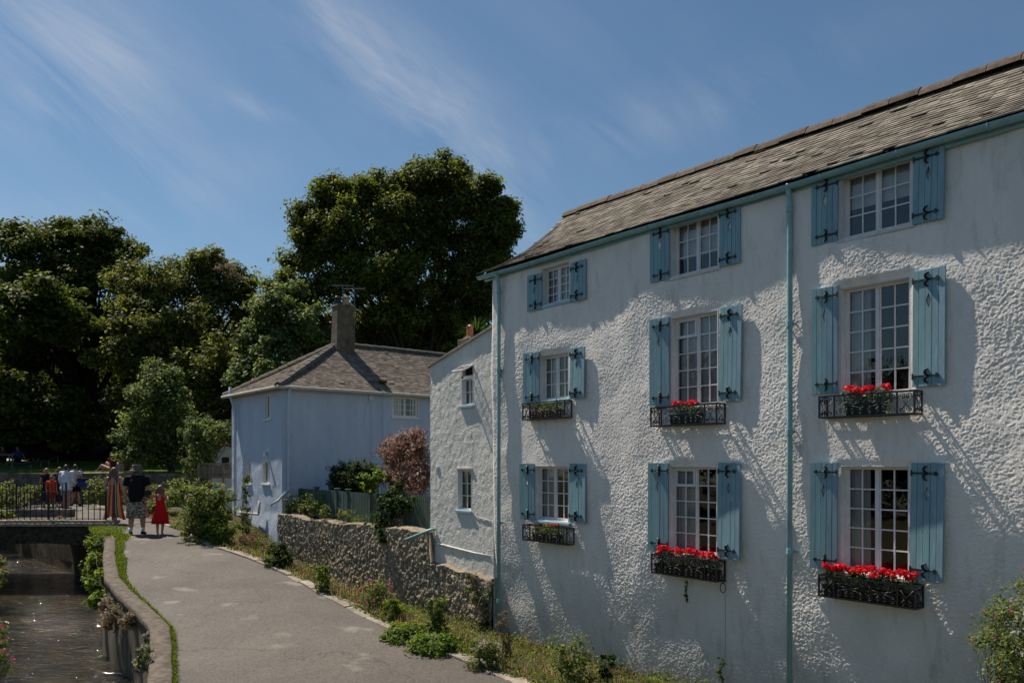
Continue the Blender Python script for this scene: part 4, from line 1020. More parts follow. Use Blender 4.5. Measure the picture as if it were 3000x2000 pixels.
# ------------------------------------------------------------------ annex with sloping roofline
def annex():
    A = empty('white_annex', C0 + WN*(-0.10), ROT, 'narrow white rendered annex with a sloping roofline between the white house and the cottage', 'house')
    aL = wl(988, 842, -0.10)[0]; zL = wl(990, 842, -0.10)[1]; zR = wl(1128, 752, -0.10)[1]
    zbL = wl(988, 1296, -0.10)[1]-0.5; D = 3.6
    st = 0.03; xs = np.arange(aL, 0.12, st); n = len(xs)
    zs_n = 150
    T = np.linspace(0, 1, zs_n)
    top = np.interp(xs, [aL, 0], [zL, zR])
    Z = zbL-0.3 + (top[None, :]-(zbL-0.3))*T[:, None]; X = np.repeat(xs[None], zs_n, 0)
    # window openings are laid over the surface with real recess: cut faces
    w1 = (wl(1060, 870, -.10)[0], wl(1087, 870, -.10)[0], wl(1073, 930, -.10)[1], wl(1073, 862, -.10)[1])
    w1t = (w1[0], w1[1], w1[3], wl(1073, 838, -.10)[1])
    w2 = (wl(1051, 1080, -.10)[0], wl(1083, 1080, -.10)[0], wl(1067, 1171, -.10)[1], wl(1067, 1077, -.10)[1])
    ops = [(w1[0], w1[1], w1[2], w1t[3]), w2]
    h = 0.007*fbm(X*13, Z*13, 2, 41)+0.007*fbm(X*1.2, Z*1.2, 2, 42)
    D_ = np.full_like(X, 9.0)
    for (x0, x1, z0, z1) in ops:
        dx = np.maximum(np.maximum(x0-X, X-x1), 0); dz = np.maximum(np.maximum(z0-Z, Z-z1), 0); D_ = np.minimum(D_, np.hypot(dx, dz))
        for e in (x0, x1): 
            c = np.abs(xs-e).argmin(); X[:, c] = e
    h *= np.clip(D_/0.08, 0.1, 1)
    v = np.stack([X, -h, Z], -1).reshape(-1, 3)
    idx = np.arange(zs_n*n).reshape(zs_n, n); f = np.stack([idx[:-1, :-1], idx[:-1, 1:], idx[1:, 1:], idx[1:, :-1]], -1).reshape(-1, 4)
    xc = ((X[:-1, :-1]+X[1:, 1:])/2).ravel(); zc = ((Z[:-1, :-1]+Z[1:, 1:])/2).ravel(); keep = np.ones(len(xc), bool)
    for (x0, x1, z0, z1) in ops: keep &= ~((xc > x0) & (xc < x1) & (zc > z0) & (zc < z1))
    b = len(v); v = np.concatenate([v, np.array([(aL, 0, zbL-.3), (aL, D, zbL-.3), (aL, D, zL), (aL, 0, zL), (0.1, D, zR), (0.1, D, zbL-.3)])])
    f = np.concatenate([f[keep], np.array([(b+1, b, b+3, b+2), (b+2, b+4, b+5, b+1)])])
    mesh_np('wall', v, f, ANNEXW, A, smooth=True)
    r = MB(); e = 0.05
    sl = (zR-zL)/(0-aL)
    r.hexa([(aL-0.10, -e, zL-0.10*sl), (0.08, -e, zR+0.08*sl), (0.08, D+0.1, zR+0.08*sl), (aL-0.10, D+0.1, zL-0.10*sl)], [(aL-0.10, -e, zL+0.045-0.10*sl), (0.08, -e, zR+0.045+0.08*sl), (0.08, D+0.1, zR+0.045+.08*sl), (aL-0.10, D+0.1, zL+0.045-.1*sl)])
    ro = r.build('roof', M_basic('annex_roof_edge', (0.30, 0.27, 0.23), 0.8, 0.2, 6, 0.5, 40), A)
    c = MB(); cx, cz = wl(1076, 790, -2.2); c.box(cx-0.22, cx+0.22, 1.9, 2.4, cz-0.6, cz+0.12)
    c.tube([(cx, 2.15, cz+0.10), (cx, 2.15, cz+0.2)], [0.22, 0.12], 12)
    ch = c.build('chimney', CHIM, ro, bevel=0.03)
    q = MB(); q.tube([(cx, 2.15, cz+0.18), (cx, 2.15, cz+0.42)], 0.085, 14); q.tube([(cx, 2.15, cz+0.42), (cx, 2.15, cz+0.46)], 0.095, 14); q.build('chimney_pot', TERRA, A, smooth=False)
    q = MB(); q.tube([(cx, 2.15, cz+0.46), (cx, 2.15, cz+0.50)], [0.06, 0.03], 12); q.build('pot_cowl', PVCW, A)
    # windows
    window(A, w1[0], w1[1], w1[2], w1[3]-0.06, 2, 2, y=0.06, frame=0.03, sill=SILLT, pairs=False, dress=None, depth=0.6, reveal=True)
    wt = MB(); wt.box(w1[0], w1[1], 0.03, 0.10, w1[3]-0.05, w1[3]); wt.box(w1[0], w1[0]+0.02, 0.0, 0.10, w1[3], w1t[3]); wt.box(w1[1]-0.02, w1[1], 0.0, 0.10, w1[3], w1t[3])
    wf = wt.build('window', WFRAME, A)
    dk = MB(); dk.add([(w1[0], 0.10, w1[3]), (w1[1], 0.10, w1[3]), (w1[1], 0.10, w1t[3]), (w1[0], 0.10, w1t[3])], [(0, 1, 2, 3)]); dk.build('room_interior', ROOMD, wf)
    vent = MB(); ww = w1[1]-w1[0]; hh = 0.30
    vent.box(0, 0.025, 0, 0.03, -hh, 0); vent.box(ww-0.025, ww, 0, 0.03, -hh, 0); vent.box(0.025, ww-0.025, 0, 0.03, -0.025, 0); vent.box(0.025, ww-0.025, 0, 0.03, -hh, -hh+0.03); vent.box(ww/2-0.008, ww/2+0.008, 0.005, 0.025, -hh+0.03, -0.025)
    vo = vent.build('vent_sash', WFRAME, wf); vo.location = (w1[0], -0.005, w1t[3]+0.0); vo.rotation_euler = (math.radians(-62), 0, 0)
    gp = MB(); gp.add([(0.025, 0.015, -hh+.03), (ww-0.025, 0.015, -hh+.03), (ww-.025, 0.015, -0.025), (0.025, 0.015, -0.025)], [(0, 1, 2, 3)]); g = gp.build('vent_pane', GLASS, wf); g.location = vo.location; g.rotation_euler = vo.rotation_euler
    window(A, w2[0], w2[1], w2[2], w2[3], 2, 3, y=0.06, frame=0.03, sill=SILLT, pairs=False, dress='curtain', depth=0.6)
    lt = MB(); lt.box(w2[0]-0.03, w2[1]+0.03, -0.03, 0.02, w2[3]+0.0, w2[3]+0.03); lt.build('drip_mould', PLAST, A)
    # string bead low on the wall, wall vents, cable
    s = MB(); pts = [wl(x, y, -0.10) for x, y in ((988, 1246), (1020, 1251), (1050, 1259), (1090, 1269), (1126, 1276))]
    s.tube([(a, -0.005, z) for a, z in pts], 0.018, 6); s.build('string_bead', ANNEXW, A, smooth=True)
    for (x, y) in ((1005, 1075), (999, 1232)):
        a, z = wl(x, y, -.10); g = MB(); g.box(a-.06, a+.06, -.022, 0.0, z-.05, z+.05)
        for k in range(4): g.box(a-.045, a+.045, -.028, -.022, z-.04+.022*k, z-.03+.022*k)
        g.build('air_brick', ANNEXW, A)
    c = MB(); pts = [wl(x, y, -0.08) for x, y in ((1083, 1172), (1092, 1185), (1105, 1190), (1126, 1195))]; c.tube([(a, -0.012, z) for a, z in pts], 0.008, 5); c.build('wall_cable', PVCW, A)
    p = MB(); a, z = wl(986, 1216, 0.06); a2, z2 = wl(932, 1239, 0.34); p.tube([(a+0.02, -0.02, z), (a-0.04, -0.10, z-0.01), (a2, -0.44, z2)], 0.035, 10); p.build('waste_pipe', TEAL2, A, smooth=True)
annex()

# ------------------------------------------------------------------ rubble garden wall
def rubble(X, Z, sx, sz, seed):
    U = X/sx; V = Z/sz + 0.15*vnoise(X*2, Z*0+1, seed); row = np.floor(V); U = U + 0.5*(row % 2)
    best = np.full(X.shape, 9.0); sec = np.full(X.shape, 9.0); cid = np.zeros(X.shape)
    ui = np.floor(U); vi = np.floor(V)
    def hsh(i, j, s): 
        q = np.sin(i*127.1+j*311.7+s*74.7+seed)*43758.5453; return q-np.floor(q)
    for di in (-1, 0, 1):
        for dj in (-1, 0, 1):
            ci = ui+di; cj = vi+dj
            cx = ci+0.5+0.42*(hsh(ci, cj, 1)*2-1); cy = cj+0.5+0.34*(hsh(ci, cj, 2)*2-1)
            d = np.hypot(U-cx, (V-cy))*(0.85+0.3*hsh(ci, cj, 4))
            closer = d < best
            sec = np.where(closer, best, np.minimum(sec, d)); cid = np.where(closer, hsh(ci, cj, 3), cid); best = np.where(closer, d, best)
    return sec-best, cid
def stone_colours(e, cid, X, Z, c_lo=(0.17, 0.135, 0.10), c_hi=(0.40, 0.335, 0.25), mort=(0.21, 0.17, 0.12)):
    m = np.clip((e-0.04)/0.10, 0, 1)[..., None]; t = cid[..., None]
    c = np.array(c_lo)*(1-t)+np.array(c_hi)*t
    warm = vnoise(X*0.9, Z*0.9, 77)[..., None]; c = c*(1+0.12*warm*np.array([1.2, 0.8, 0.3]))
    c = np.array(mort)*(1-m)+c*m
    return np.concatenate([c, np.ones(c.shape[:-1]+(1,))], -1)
def stone_wall(name, label, org, rz, x0, x1, zb, topf, st, sx, sz, thick=0.4, seed=3, amp=0.05, cap=True, cols=None):
    t = empty(name, org, rz, label, 'wall')
    xs = np.arange(x0, x1+st, st); K = int(1.7/st)
    top = np.array([topf(x) for x in xs]); T = np.linspace(0, 1, K)
    Z = zb+(top[None]-zb)*T[:, None]; X = np.repeat(xs[None], K, 0)
    wx = X+0.045*fbm(X*7, Z*7, 2, 55); wz = Z+0.045*fbm(X*7+3, Z*7, 2, 56)
    e, cid = rubble(wx, wz, sx, sz, seed)
    h = np.clip(e/0.16, 0, 1)**0.7*amp*(0.3+0.8*cid) + 0.022*fbm(X*22, Z*13, 3, 57) + 0.03*fbm(X*0.9, Z*0.9, 2, 58)
    v = np.stack([X, -h, Z], -1)
    col = stone_colours(e, cid, X, Z, **(cols or {}))
    # carry the face over the top
    B = 6; tv = []; tc = []
    for j in range(1, B+1):
        yy = thick*j/B; hz = 0.03*np.sin(PI*j/B)+0.02*fbm(xs*5, xs*0+j*0.7, 2, 60)
        tv.append(np.stack([xs, np.full_like(xs, yy)-h[-1]*(1-j/B), top+hz], -1)); cc = np.array([0.26, 0.21, 0.15, 1])[None]*(0.8+0.35*vnoise(xs*6, xs*0+j*1.7, 61))[:, None]; cc[:, 3] = 1; tc.append(cc)
    tv.append(np.stack([xs, np.full_like(xs, thick), np.full_like(xs, zb)], -1)); tc.append(tc[-1])
    v = np.concatenate([v]+[q[None] for q in tv]); col = np.concatenate([col]+[q[None] for q in tc])
    R, C = v.shape[:2]; idx = np.arange(R*C).reshape(R, C); f = np.stack([idx[:-1, :-1], idx[:-1, 1:], idx[1:, 1:], idx[1:, :-1]], -1).reshape(-1, 4)
    mesh_np('masonry', v.reshape(-1, 3), f, STONEW, t, smooth=True, attrs={'col': col.reshape(-1, 4)})
    return t
aE = wl(640, 1200, 0.05)[0]; aM = wl(985, 1220, 0.05)[0]
zA = wl(985, 1222, .1)[1]; zB = wl(640, 1180, .1)[1]; zC = wl(985, 1292, .1)[1]; zD = wl(1128, 1332, .1)[1]
def swtop(x):
    if x > aM: return zC+(zD-zC)*(x-aM)/(0-aM) + 0.03*math.sin(x*7)
    return float(np.interp(x, [aE, aE+2, aE+5, aM-0.05], [zB+0.02, zB-0.06, zB-0.02, zA])) + 0.025*math.sin(x*3.1)
stone_wall('rubble_wall', 'long brown rubble stone garden wall beside the verge', C0+WN*0.02, ROT, aE-0.1, 0.08, -0.5, swtop, 0.016, 0.088, 0.098, 0.42, 3, 0.034)
def garden():
    n = 14; v = []
    for i in range(n+1):
        a = aE + (aM-aE)*i/n
        for j in range(7): 
            q = wworld(a, -0.3-j*1.1, 1.60+0.05*math.sin(i*1.3+j)); v.append(tuple(q))
    i = (np.arange(n)[:, None]*7+np.arange(6)[None]).ravel()
    tag(mesh_np('garden_soil', np.array(v), np.stack([i, i+7, i+8, i+1], 1), SOIL), 'raised garden bed behind the rubble wall', None, None, 'structure')
garden()

# ------------------------------------------------------------------ blue cottage
rc_ = (648-1176)/F
def cot_corner():
    a = (rc_*C0.y - C0.x)/(WU.x + 0.7751*rc_); return a
aC = cot_corner(); CC = wworld(aC, 0.0, 0)
CW = 4.45; CD = 9.0; CE = H+(1060-888)/F*CC.y      # width of hip end, length, eave height
def cottage():
    T = empty('blue_cottage', CC, ROT, 'pale blue rendered cottage with hipped slate roof and one tall chimney', 'house')
    # local: x from 0 to -CW is the hip end (front), y from 0 to CD is the long shaded side at x=0
    zb = -0.3
    def loc(px, py, side):
        r = (px-1176)/F
        if side == 'f':      # front plane y=0
            a = (r*CC.y-CC.x)/(WU.x+0.7751*r); Y = CC.y-0.7751*a; return a, H+(1060-py)/F*Y
        q = -WN; # depth direction
        b = (r*CC.y-CC.x)/(q.x - q.y*r); Y = CC.y+q.y*b; return b, H+(1060-py)/F*Y
    fw = [(loc(608, 930, 'f')[0], loc(622, 930, 'f')[0], loc(615, 962, 'f')[1], loc(615, 904, 'f')[1]),
          (loc(603, 1080, 'f')[0], loc(619, 1080, 'f')[0], loc(611, 1110, 'f')[1], loc(611, 1058, 'f')[1]),
          (loc(566, 1080, 'f')[0], loc(577, 1080, 'f')[0], loc(571, 1110, 'f')[1], loc(571, 1060, 'f')[1])]
    sw = [(loc(901, 930, 's')[0], loc(961, 930, 's')[0], loc(931, 958, 's')[1], loc(931, 911, 's')[1])]
    def face(ops, x0, x1, mapf, seed):
        st = 0.06; xs = np.arange(x0, x1+st/2, st); zs = np.arange(zb, CE+0.02, st)
        for o in ops:
            for e in o[:2]: xs[np.abs(xs-e).argmin()] = e
            for e in o[2:4]: zs[np.abs(zs-e).argmin()] = e
        X, Z = np.meshgrid(xs, zs); h = 0.011*fbm(X*4, Z*4, 3, seed)+0.012*fbm(X*.5, Z*.5, 2, seed+5)
        h += np.interp(Z, [zb, 1.2, 1.7, 5.5], [0.13, 0.06, 0.0, 0.0]); h = h*np.clip((X-x0)/0.2, 0, 1)*np.clip((x1-X)/0.2, 0.0, 1)
        for o in ops:
            dx = np.maximum(np.maximum(o[0]-X, X-o[1]), 0); dz = np.maximum(np.maximum(o[2]-Z, Z-o[3]), 0); h = h*np.clip(np.hypot(dx, dz)/0.2, 0, 1)
        v = mapf(X, Z, h).reshape(-1, 3); R, C = X.shape; idx = np.arange(R*C).reshape(R, C)
        f = np.stack([idx[:-1, :-1], idx[:-1, 1:], idx[1:, 1:], idx[1:, :-1]], -1).reshape(-1, 4)
        xc = ((X[:-1, :-1]+X[1:, 1:])/2).ravel(); zc = ((Z[:-1, :-1]+Z[1:, 1:])/2).ravel(); keep = np.ones(len(xc), bool)
        for o in ops: keep &= ~((xc > o[0]) & (xc < o[1]) & (zc > o[2]) & (zc < o[3]))
        return v, f[keep]
    v1, f1 = face(fw, -CW, 0, lambda X, Z, h: np.stack([X, -h, Z], -1), 80)
    v2, f2 = face(sw, 0, CD, lambda X, Z, h: np.stack([h, X, Z], -1), 90)
    b = len(v1)+len(v2)
    ext = np.array([(-CW, 0, zb), (-CW, CD, zb), (-CW, CD, CE), (-CW, 0, CE), (0, CD, zb), (0, CD, CE)])
    v = np.concatenate([v1, v2, ext]); f = np.concatenate([f1, f2+len(v1), np.array([(b+1, b, b+3, b+2), (b+4, b+1, b+2, b+5)])])
    mesh_np('wall', v, f, BLUEW, T, smooth=True)
    # windows
    window(T, *fw[0][:2], fw[0][2], fw[0][3], 2, 1, y=0.06, frame=0.055, sill=WFRAME, dress=None, depth=0.6, mun=0.02)
    window(T, *fw[1][:2], fw[1][2], fw[1][3], 2, 1, y=0.06, frame=0.055, sill=WFRAME, dress=None, depth=0.6)
    window(T, *fw[2][:2], fw[2][2], fw[2][3], 2, 1, y=0.06, frame=0.055, sill=WFRAME, dress=None, depth=0.6)
    piv = bpy.data.objects.new('tmp', None)
    w = window(T, *sw[0][:2], sw[0][2], sw[0][3], 4, 3, y=0.06, frame=0.05, sill=WFRAME, dress='pair', depth=0.8)
    w.rotation_euler = (0, 0, PI/2)     # turned onto the long side: local x->y, y->-x
    # hipped roof
    ov = 0.22; rise = None
    hx = -CW/2; ax = 2.9; az = H+(1060-789)/F*(CC.y+0.7751*CW/2+0.6317*ax)
    e0 = CE+0.02
    r = MB()
    # south (long, visible) plane: eave along y at x=+ov ; up-slope towards -x
    us = Vector((hx-ov, 0, az-e0)); Ls = us.length; us.normalize(); un = Vector((us.z, 0, -us.x))
    if un.z < 0: un = -un
    slates(r, lambda s: -ov+(ax+ov)*s/Ls, lambda s: CD, Ls, Vector((ov, 0, e0)), Vector((0, 1, 0)), us, un, 0.125, 0.19, 0.008, 0.7, lambda x, s: -0.04*math.sin(PI*s/Ls))
    # hip end plane: eave along x at y=-ov, up towards +y
    us2 = Vector((0, ax+ov, az-e0)); L2 = us2.length; us2.normalize(); un2 = Vector((0, -us2.z, us2.y))
    half = CW/2+ov
    slates(r, lambda s: -half+half*s/L2, lambda s: half-half*s/L2, L2, Vector((hx, -ov, e0)), Vector((1, 0, 0)), us2, un2, 0.125, 0.19, 0.008, 0.7, lambda x, s: -0.05*math.sin(PI*s/L2))
    roof = r.build('roof', SLATE2, T)
    d = MB(); k = 0.06
    d.add([(ov-.03, -ov+.03, e0-k), (ov-.03, CD, e0-k), (hx, CD, az-k), (hx, ax, az-k), (-CW-ov+.03, -ov+.03, e0-k), (-CW-ov+.03, CD, e0-k)], [(0, 1, 2, 3), (4, 0, 3), (5, 4, 3, 2)])
    d.build('roof_deck', M_basic('cottage_deck', (0.07, 0.06, 0.055), 0.9), roof)
    rt = MB()
    def ridge(a, b, w=0.36, rr=0.11):
        a = Vector(a); b = Vector(b); n = int((b-a).length/w); t = (b-a).normalized(); sd = t.cross(Vector((0, 0, 1))).normalized(); up = sd.cross(t)
        for i in range(n):
            p = a+t*(i*w); q = a+t*((i+1)*w-0.012); dz = random.uniform(0, .012)
            pr = [(-1.3, -0.65), (-0.8, 0.15), (0, 0.5), (0.8, 0.15), (1.3, -0.65)]
            vs = [p+sd*x*rr+up*(z*rr+dz+0.015) for x, z in pr]+[q+sd*x*rr+up*(z*rr+dz) for x, z in pr]
            rt.add(vs, [(j, j+1, 5+j+1, 5+j) for j in range(4)]+[(0, 1, 2, 3, 4), (9, 8, 7, 6, 5)])
    ridge((ov, -ov, e0+0.03), (hx, ax, az+0.02)); ridge((-CW-ov, -ov, e0+0.03), (hx, ax, az+0.02)); ridge((hx, ax, az+0.02), (hx, CD, az+0.02))
    rt.build('ridge_tiles', M_basic('cottage_ridge', (0.12, 0.10, 0.085), 0.85, 0.25, 9, 0.6, 40, island=0.2), roof)
    # moss tuft
    p = rand_dirs(200)*np.array([0.22, 0.1, 0.06]); 
    b_, z_ = 3.9, 0
    mc = Vector((ov, 3.6, e0))+us*0.55+un*0.05
    leaf_object('moss', p+np.array(mc), RNG.normal(size=(200, 3))+np.array([0, 0, 1]), 0.07, L_VERGE, roof)
    # gutter
    g = MB(); g.tube([(-CW-ov-.03, -ov-.03, e0-0.05), (ov+.04, -ov-.03, e0-0.05), (ov+.04, CD, e0-0.05)], 0.055, 10); g.build('gutter', PVCW, T, smooth=False)
    fz = MB(); fz.box(-CW, 0.0, -0.06, -0.005+0.0, e0-0.14, e0-0.045); fz.build('fascia', PVCW, T)
    # drainpipes
    d1 = MB(); d1.tube([(ov+.02, 0.14, e0-0.08), (ov-0.02, 0.14, e0-0.2), (0.16, 0.14, e0-0.4), (0.16, 0.14, 2.55), (0.16, 0.14, 2.45), (0.16, -0.2, 2.12), (0.14, -0.42, 2.0)], 0.036, 10); d1.build('drainpipe', PVC, T, smooth=True)
    d2 = MB(); x2 = loc(546, 1000, 'f')[0]; d2.tube([(x2-0.12, -ov, e0+0.25), (x2-0.12, -ov, e0-0.05), (x2+.1, -0.12, e0-0.55), (x2+.1, -0.12, 1.2)], 0.045, 10); d2.build('drainpipe', PVC, T, smooth=True)
    d3 = MB(); z3 = loc(580, 1178, 'f')[1]; xa, xb = loc(560, 1178, 'f')[0], loc(606, 1178, 'f')[0]; d3.tube([(xa, -0.16, z3), (xb-0.05, -0.16, z3+0.02), (xb, -0.16, z3+0.08), (xb, -0.14, z3+0.45)], 0.04, 10); d3.build('waste_pipe', PVCW, T, smooth=True)
    # electrics on the long side
    e = MB(); y_, zz = loc(850, 912, 's'); e.box(0.0, 0.08, y_-0.07, y_+0.07, zz-0.1, zz+0.07)
    e.tube([(0.05, y_+.03, zz-0.1), (0.045, y_+.04, zz-1.2), (0.045, y_+0.03, zz-2.05), (0.05, y_-.05, zz-2.1)], 0.009, 5); e.tube([(0.05, y_-.03, zz-0.1), (0.045, y_-0.2, zz-0.35), (0.045, y_-0.22, zz-0.8), (0.045, y_-0.3, zz-0.95)], 0.009, 5)
    y2, _ = loc(878, 912, 's'); e.tube([(0.045, y2, e0-0.1), (0.04, y2+0.02, 2.3)], 0.010, 5)
    e.build('junction_box', PVC, T)
    # chimney
    cx, cy = hx+0.18, ax+0.15; top = H+(1060-703)/F*(CC.y+0.7751*CW/2+0.6317*ax)
    sec = [(az-0.75, 0.35, 0.26), (az-0.1, 0.34, 0.25), (top-0.75, 0.31, 0.23), (top-0.12, 0.30, 0.22), (top-0.03, 0.33, 0.25), (top+0.04, 0.28, 0.20)]
    c = MB(); vs = []
    for z, a, b2 in sec: vs += [(cx-b2, cy-a, z), (cx+b2, cy-a, z), (cx+b2, cy+a, z), (cx-b2, cy+a, z)]
    fs = [(4*i+k2, 4*i+(k2+1) % 4, 4*i+4+(k2+1) % 4, 4*i+4+k2) for i in range(len(sec)-1) for k2 in range(4)]+[tuple(range(len(vs)-4, len(vs)))]
    c.add(vs, fs); ch = c.build('chimney', CHIM, roof, bevel=0.02)
    pots = [(cx+0.02, cy-0.22, 0.10, 0.22, TROUGHB), (cx+0.06, cy+0.10, 0.125, 0.26, CLAYP)]
    for (x, y, rr, hh, m) in pots:
        q = MB(); q.tube([(x, y, top), (x, y, top+hh)], [rr, rr*0.92], 14); q.tube([(x, y, top+hh), (x, y, top+hh+0.05)], [rr*1.25, rr*1.2], 14); q.tube([(x, y, top+hh+.05), (x, y, top+hh+.09)], [rr*0.9, rr*0.4], 14)
        q.build('chimney_pot', m, T)
    gm = M_basic('aerial_metal', (0.10, 0.10, 0.11), 0.4, 0.1, 5, metal=0.6)
    def aerial(x, y, z0, z1, ang, L, n):
        a = MB(); a.tube([(x, y, z0), (x, y, z1)], 0.018, 6); dv = Vector((math.cos(ang), math.sin(ang), 0)); sv = Vector((-dv.y, dv.x, 0))
        c0 = Vector((x, y, z1-0.05)); a.tube([c0-dv*L/2, c0+dv*L/2], 0.008, 5)
        for i in range(n):
            q = c0+dv*(L*(i/(n-1)-0.5)); a.tube([q-sv*0.1, q+sv*0.1], 0.005, 4); 
            if i % 2: a.tube([q-Vector((0, 0, .1)), q+Vector((0, 0, .1))], 0.006, 4)
        a.build('aerial', gm, T)
    # directions chosen so that the booms lie across the view
    aerial(cx+0.05, cy-0.02, top, top+0.75, math.radians(52), 0.75, 8)
    aerial(cx+0.40, cy+0.25, az-0.3, top+0.62, math.radians(48), 0.75, 8)
    # step-out plinth at the foot
    p = MB(); p.box(-CW, 0.0, -0.2, -0.12, -0.3, 1.15); 
    # small light bracket
    l = MB(); xl_, zl_ = loc(615, 1045, 'f'); l.box(xl_-0.03, xl_+0.03, -0.12, -0.02, zl_-0.02, zl_+0.1); l.build('wall_lamp', PVC, T)
cottage()

# ------------------------------------------------------------------ picket fence in the garden
def picket_fence():
    t = empty('picket_fence', wworld(aM, -0.55, 1.6), ROT, 'dark green picket fence standing in the garden behind the rubble wall', 'fence')
    base = aM
    def pt(px, py, out): a, z = wl(px, py, out); return a-base, z-1.6
    posts = [(672, 1118), (727, 1123), (775, 1120), (800, 1133), (852, 1133), (932, 1137)]
    x0 = pt(668, 1120, -0.55)[0]; x1 = -0.02
    def top(x): return float(np.interp(x+base, [wl(668, 0, -.55)[0], wl(850, 0, -.55)[0], base], [H+(1060-1122)/F*23.0-1.6, H+(1060-1137)/F*19-1.6, H+(1060-1140)/F*17.2-1.6]))
    for px, py in posts:
        a = pt(px, py, -0.55)[0]; z = top(a)+0.05; m = MB(); m.box(a-0.06, a+0.06, -0.06, 0.06, -0.2, z); m.box(a-0.075, a+0.075, -0.075, 0.075, z+0.001, z+0.03); m.build('post', FENCEG, t, bevel=0.006)
    m = MB(); x = x0
    while x < x1:
        z = top(x)+random.uniform(-.012, .008); m.box(x, x+0.065, -0.03+random.uniform(-.003, .003), -0.012, -0.1, z); x += 0.088
    m.build('pickets', FENCEG, t)
    m = MB()
    for dz in (-0.16, -0.85):
        m.hexa([(x0, -0.011, top(x0)+dz-0.04), (x1, -0.011, top(x1)+dz-0.04), (x1, 0.03, top(x1)+dz-0.04), (x0, 0.03, top(x0)+dz-0.04)], [(x0, -0.011, top(x0)+dz+0.03), (x1, -0.011, top(x1)+dz+0.03), (x1, 0.03, top(x1)+dz+0.03), (x0, 0.03, top(x0)+dz+0.03)])
    m.build('rail', FENCEG, t)
picket_fence()

# ------------------------------------------------------------------ bridge with railings
BY0, BY1 = 21.5, 25.0; DZ = H-1.83
def bridge():
    xr, xl = -11.2, -22.0; o = Vector((-14, BY0, 0))
    t = empty('stone_bridge', o, 0, 'low dark stone arch bridge across the river', 'bridge')
    cx = -13.3; hw = 2.2; zs = DZ-0.97; rise = 0.50
    def arch(x):
        u = (x-cx)/hw; return zs+rise*math.sqrt(max(0, 1-u*u)) if abs(u) < 1 else None
    m = MB(); xs = [xl+(xr-xl)*i/120 for i in range(121)]; ztop = DZ-0.02
    sk = 2.7
    def hump(x): return 0.05*math.cos(min(1, abs(x-cx)/4)*PI/2)
    vs = []; fs = []
    for x in xs:
        for y in (BY0, BY1):
            a = arch(x); zb = a if a is not None else -1.0; xx = x-(sk if y == BY1 else 0)
            vs += [(xx-o.x, y-o.y, zb), (xx-o.x, y-o.y, ztop+hump(x))]
    for i in range(120):
        b = i*4; c = b+4
        fs += [(b, c, c+1, b+1), (b+3, c+3, c+2, b+2), (b+1, c+1, c+3, b+3), (b+2, c+2, c, b)]
    m.add(vs, fs); m.build('arch', M_basic('dark_bridge_stone', (0.075, 0.062, 0.045), 0.9, 0.45, 7, 1.0, 14, 0.2, bdist=0.05), t)
    # string course + kerb coping made of uneven stones
    for (y0, y1, z0, z1, nm) in ((BY0-0.10, BY0+0.22, -0.015, 0.07, 'coping'), (BY0-0.02, BY0+0.3, 0.072, 0.16, 'coping'), (BY1-0.35, BY1+0.05, 0.0, 0.27, 'parapet')):
        m = MB(); x = xl
        while x < (xr if nm == 'coping' else -14.35):
            w = random.uniform(0.5, 1.1); e = min(x+w-0.01, xr if nm == 'coping' else -14.35)
            j = random.uniform(-.012, .012); h0 = hump(x); m.hexa([(x-o.x, y0-o.y+j, ztop+z0+h0), (e-o.x, y0-o.y+j, ztop+z0+h0), (e-o.x, y1-o.y, ztop+z0+h0), (x-o.x, y1-o.y, ztop+z0+h0)], [(x-o.x, y0-o.y+j, ztop+z1+h0+j), (e-o.x, y0-o.y+j, ztop+z1+h0+j), (e-o.x, y1-o.y, ztop+z1+h0+j), (x-o.x, y1-o.y, ztop+z1+h0+j)]); x += w
        m.build(nm, KERB if nm == 'coping' else STONE, t, bevel=0.012)
    d = MB(); d.box(xl-o.x, xr+0.3-o.x, 0.3, BY1-BY0-0.35, ztop-0.1, ztop+0.06-o.z); d.build('deck', ASPH, t)
bridge()
def railing(name, label, x0, x1, Y, z0, h, step, br=0.011, mid=True, group='bridge railings'):
    t = empty(name, (x1, Y, z0), 0, label, 'railing', group); L = x1-x0
    m = MB(); m.box(-L, 0, -0.02, 0.02, h-0.015, h); m.build('top_rail', RAIL, t)
    m = MB(); m.box(-L, 0, -0.012, 0.012, 0.10, 0.125); m.build('bottom_rail', RAIL, t)
    m = MB(); x = -step; k = 0
    while x > -L:
        if abs((x+0.02) % 1.6) > 0.05: m.tube([(x, 0, 0.0 if k % 6 else -0.03), (x, 0, h-0.016)], br*(1.0 if k % 4 else 1.25), 6)
        x -= step; k += 1
    m.build('bars', RAIL, t)
    for x in (0, -1.62, -3.3, -5.0):
        if x > -L: m = MB(); m.box(x-0.02, x+0.02, -0.02, 0.02, -0.1, h-0.016); m.box(x-0.03, x+0.03, -0.03, 0.03, h, h+0.02); m.build('post', RAIL, t)
    m = MB(); m.tube([(-0.2, 0, 0.02), (-0.02, 0, 0.02)], br, 6); m.build('stay', RAIL, t)
    return t
railing('bridge_railing', 'black iron railing along the near side of the bridge', -22, (238-1176)/F*BY0, BY0+0.12, DZ+0.10, 0.88, 0.165, 0.013)
railing('bridge_railing', 'black iron railing on the far parapet of the bridge', -24, (158-1176)/F*BY1, BY1-0.15, DZ+0.25, 0.88, 0.115, 0.011)

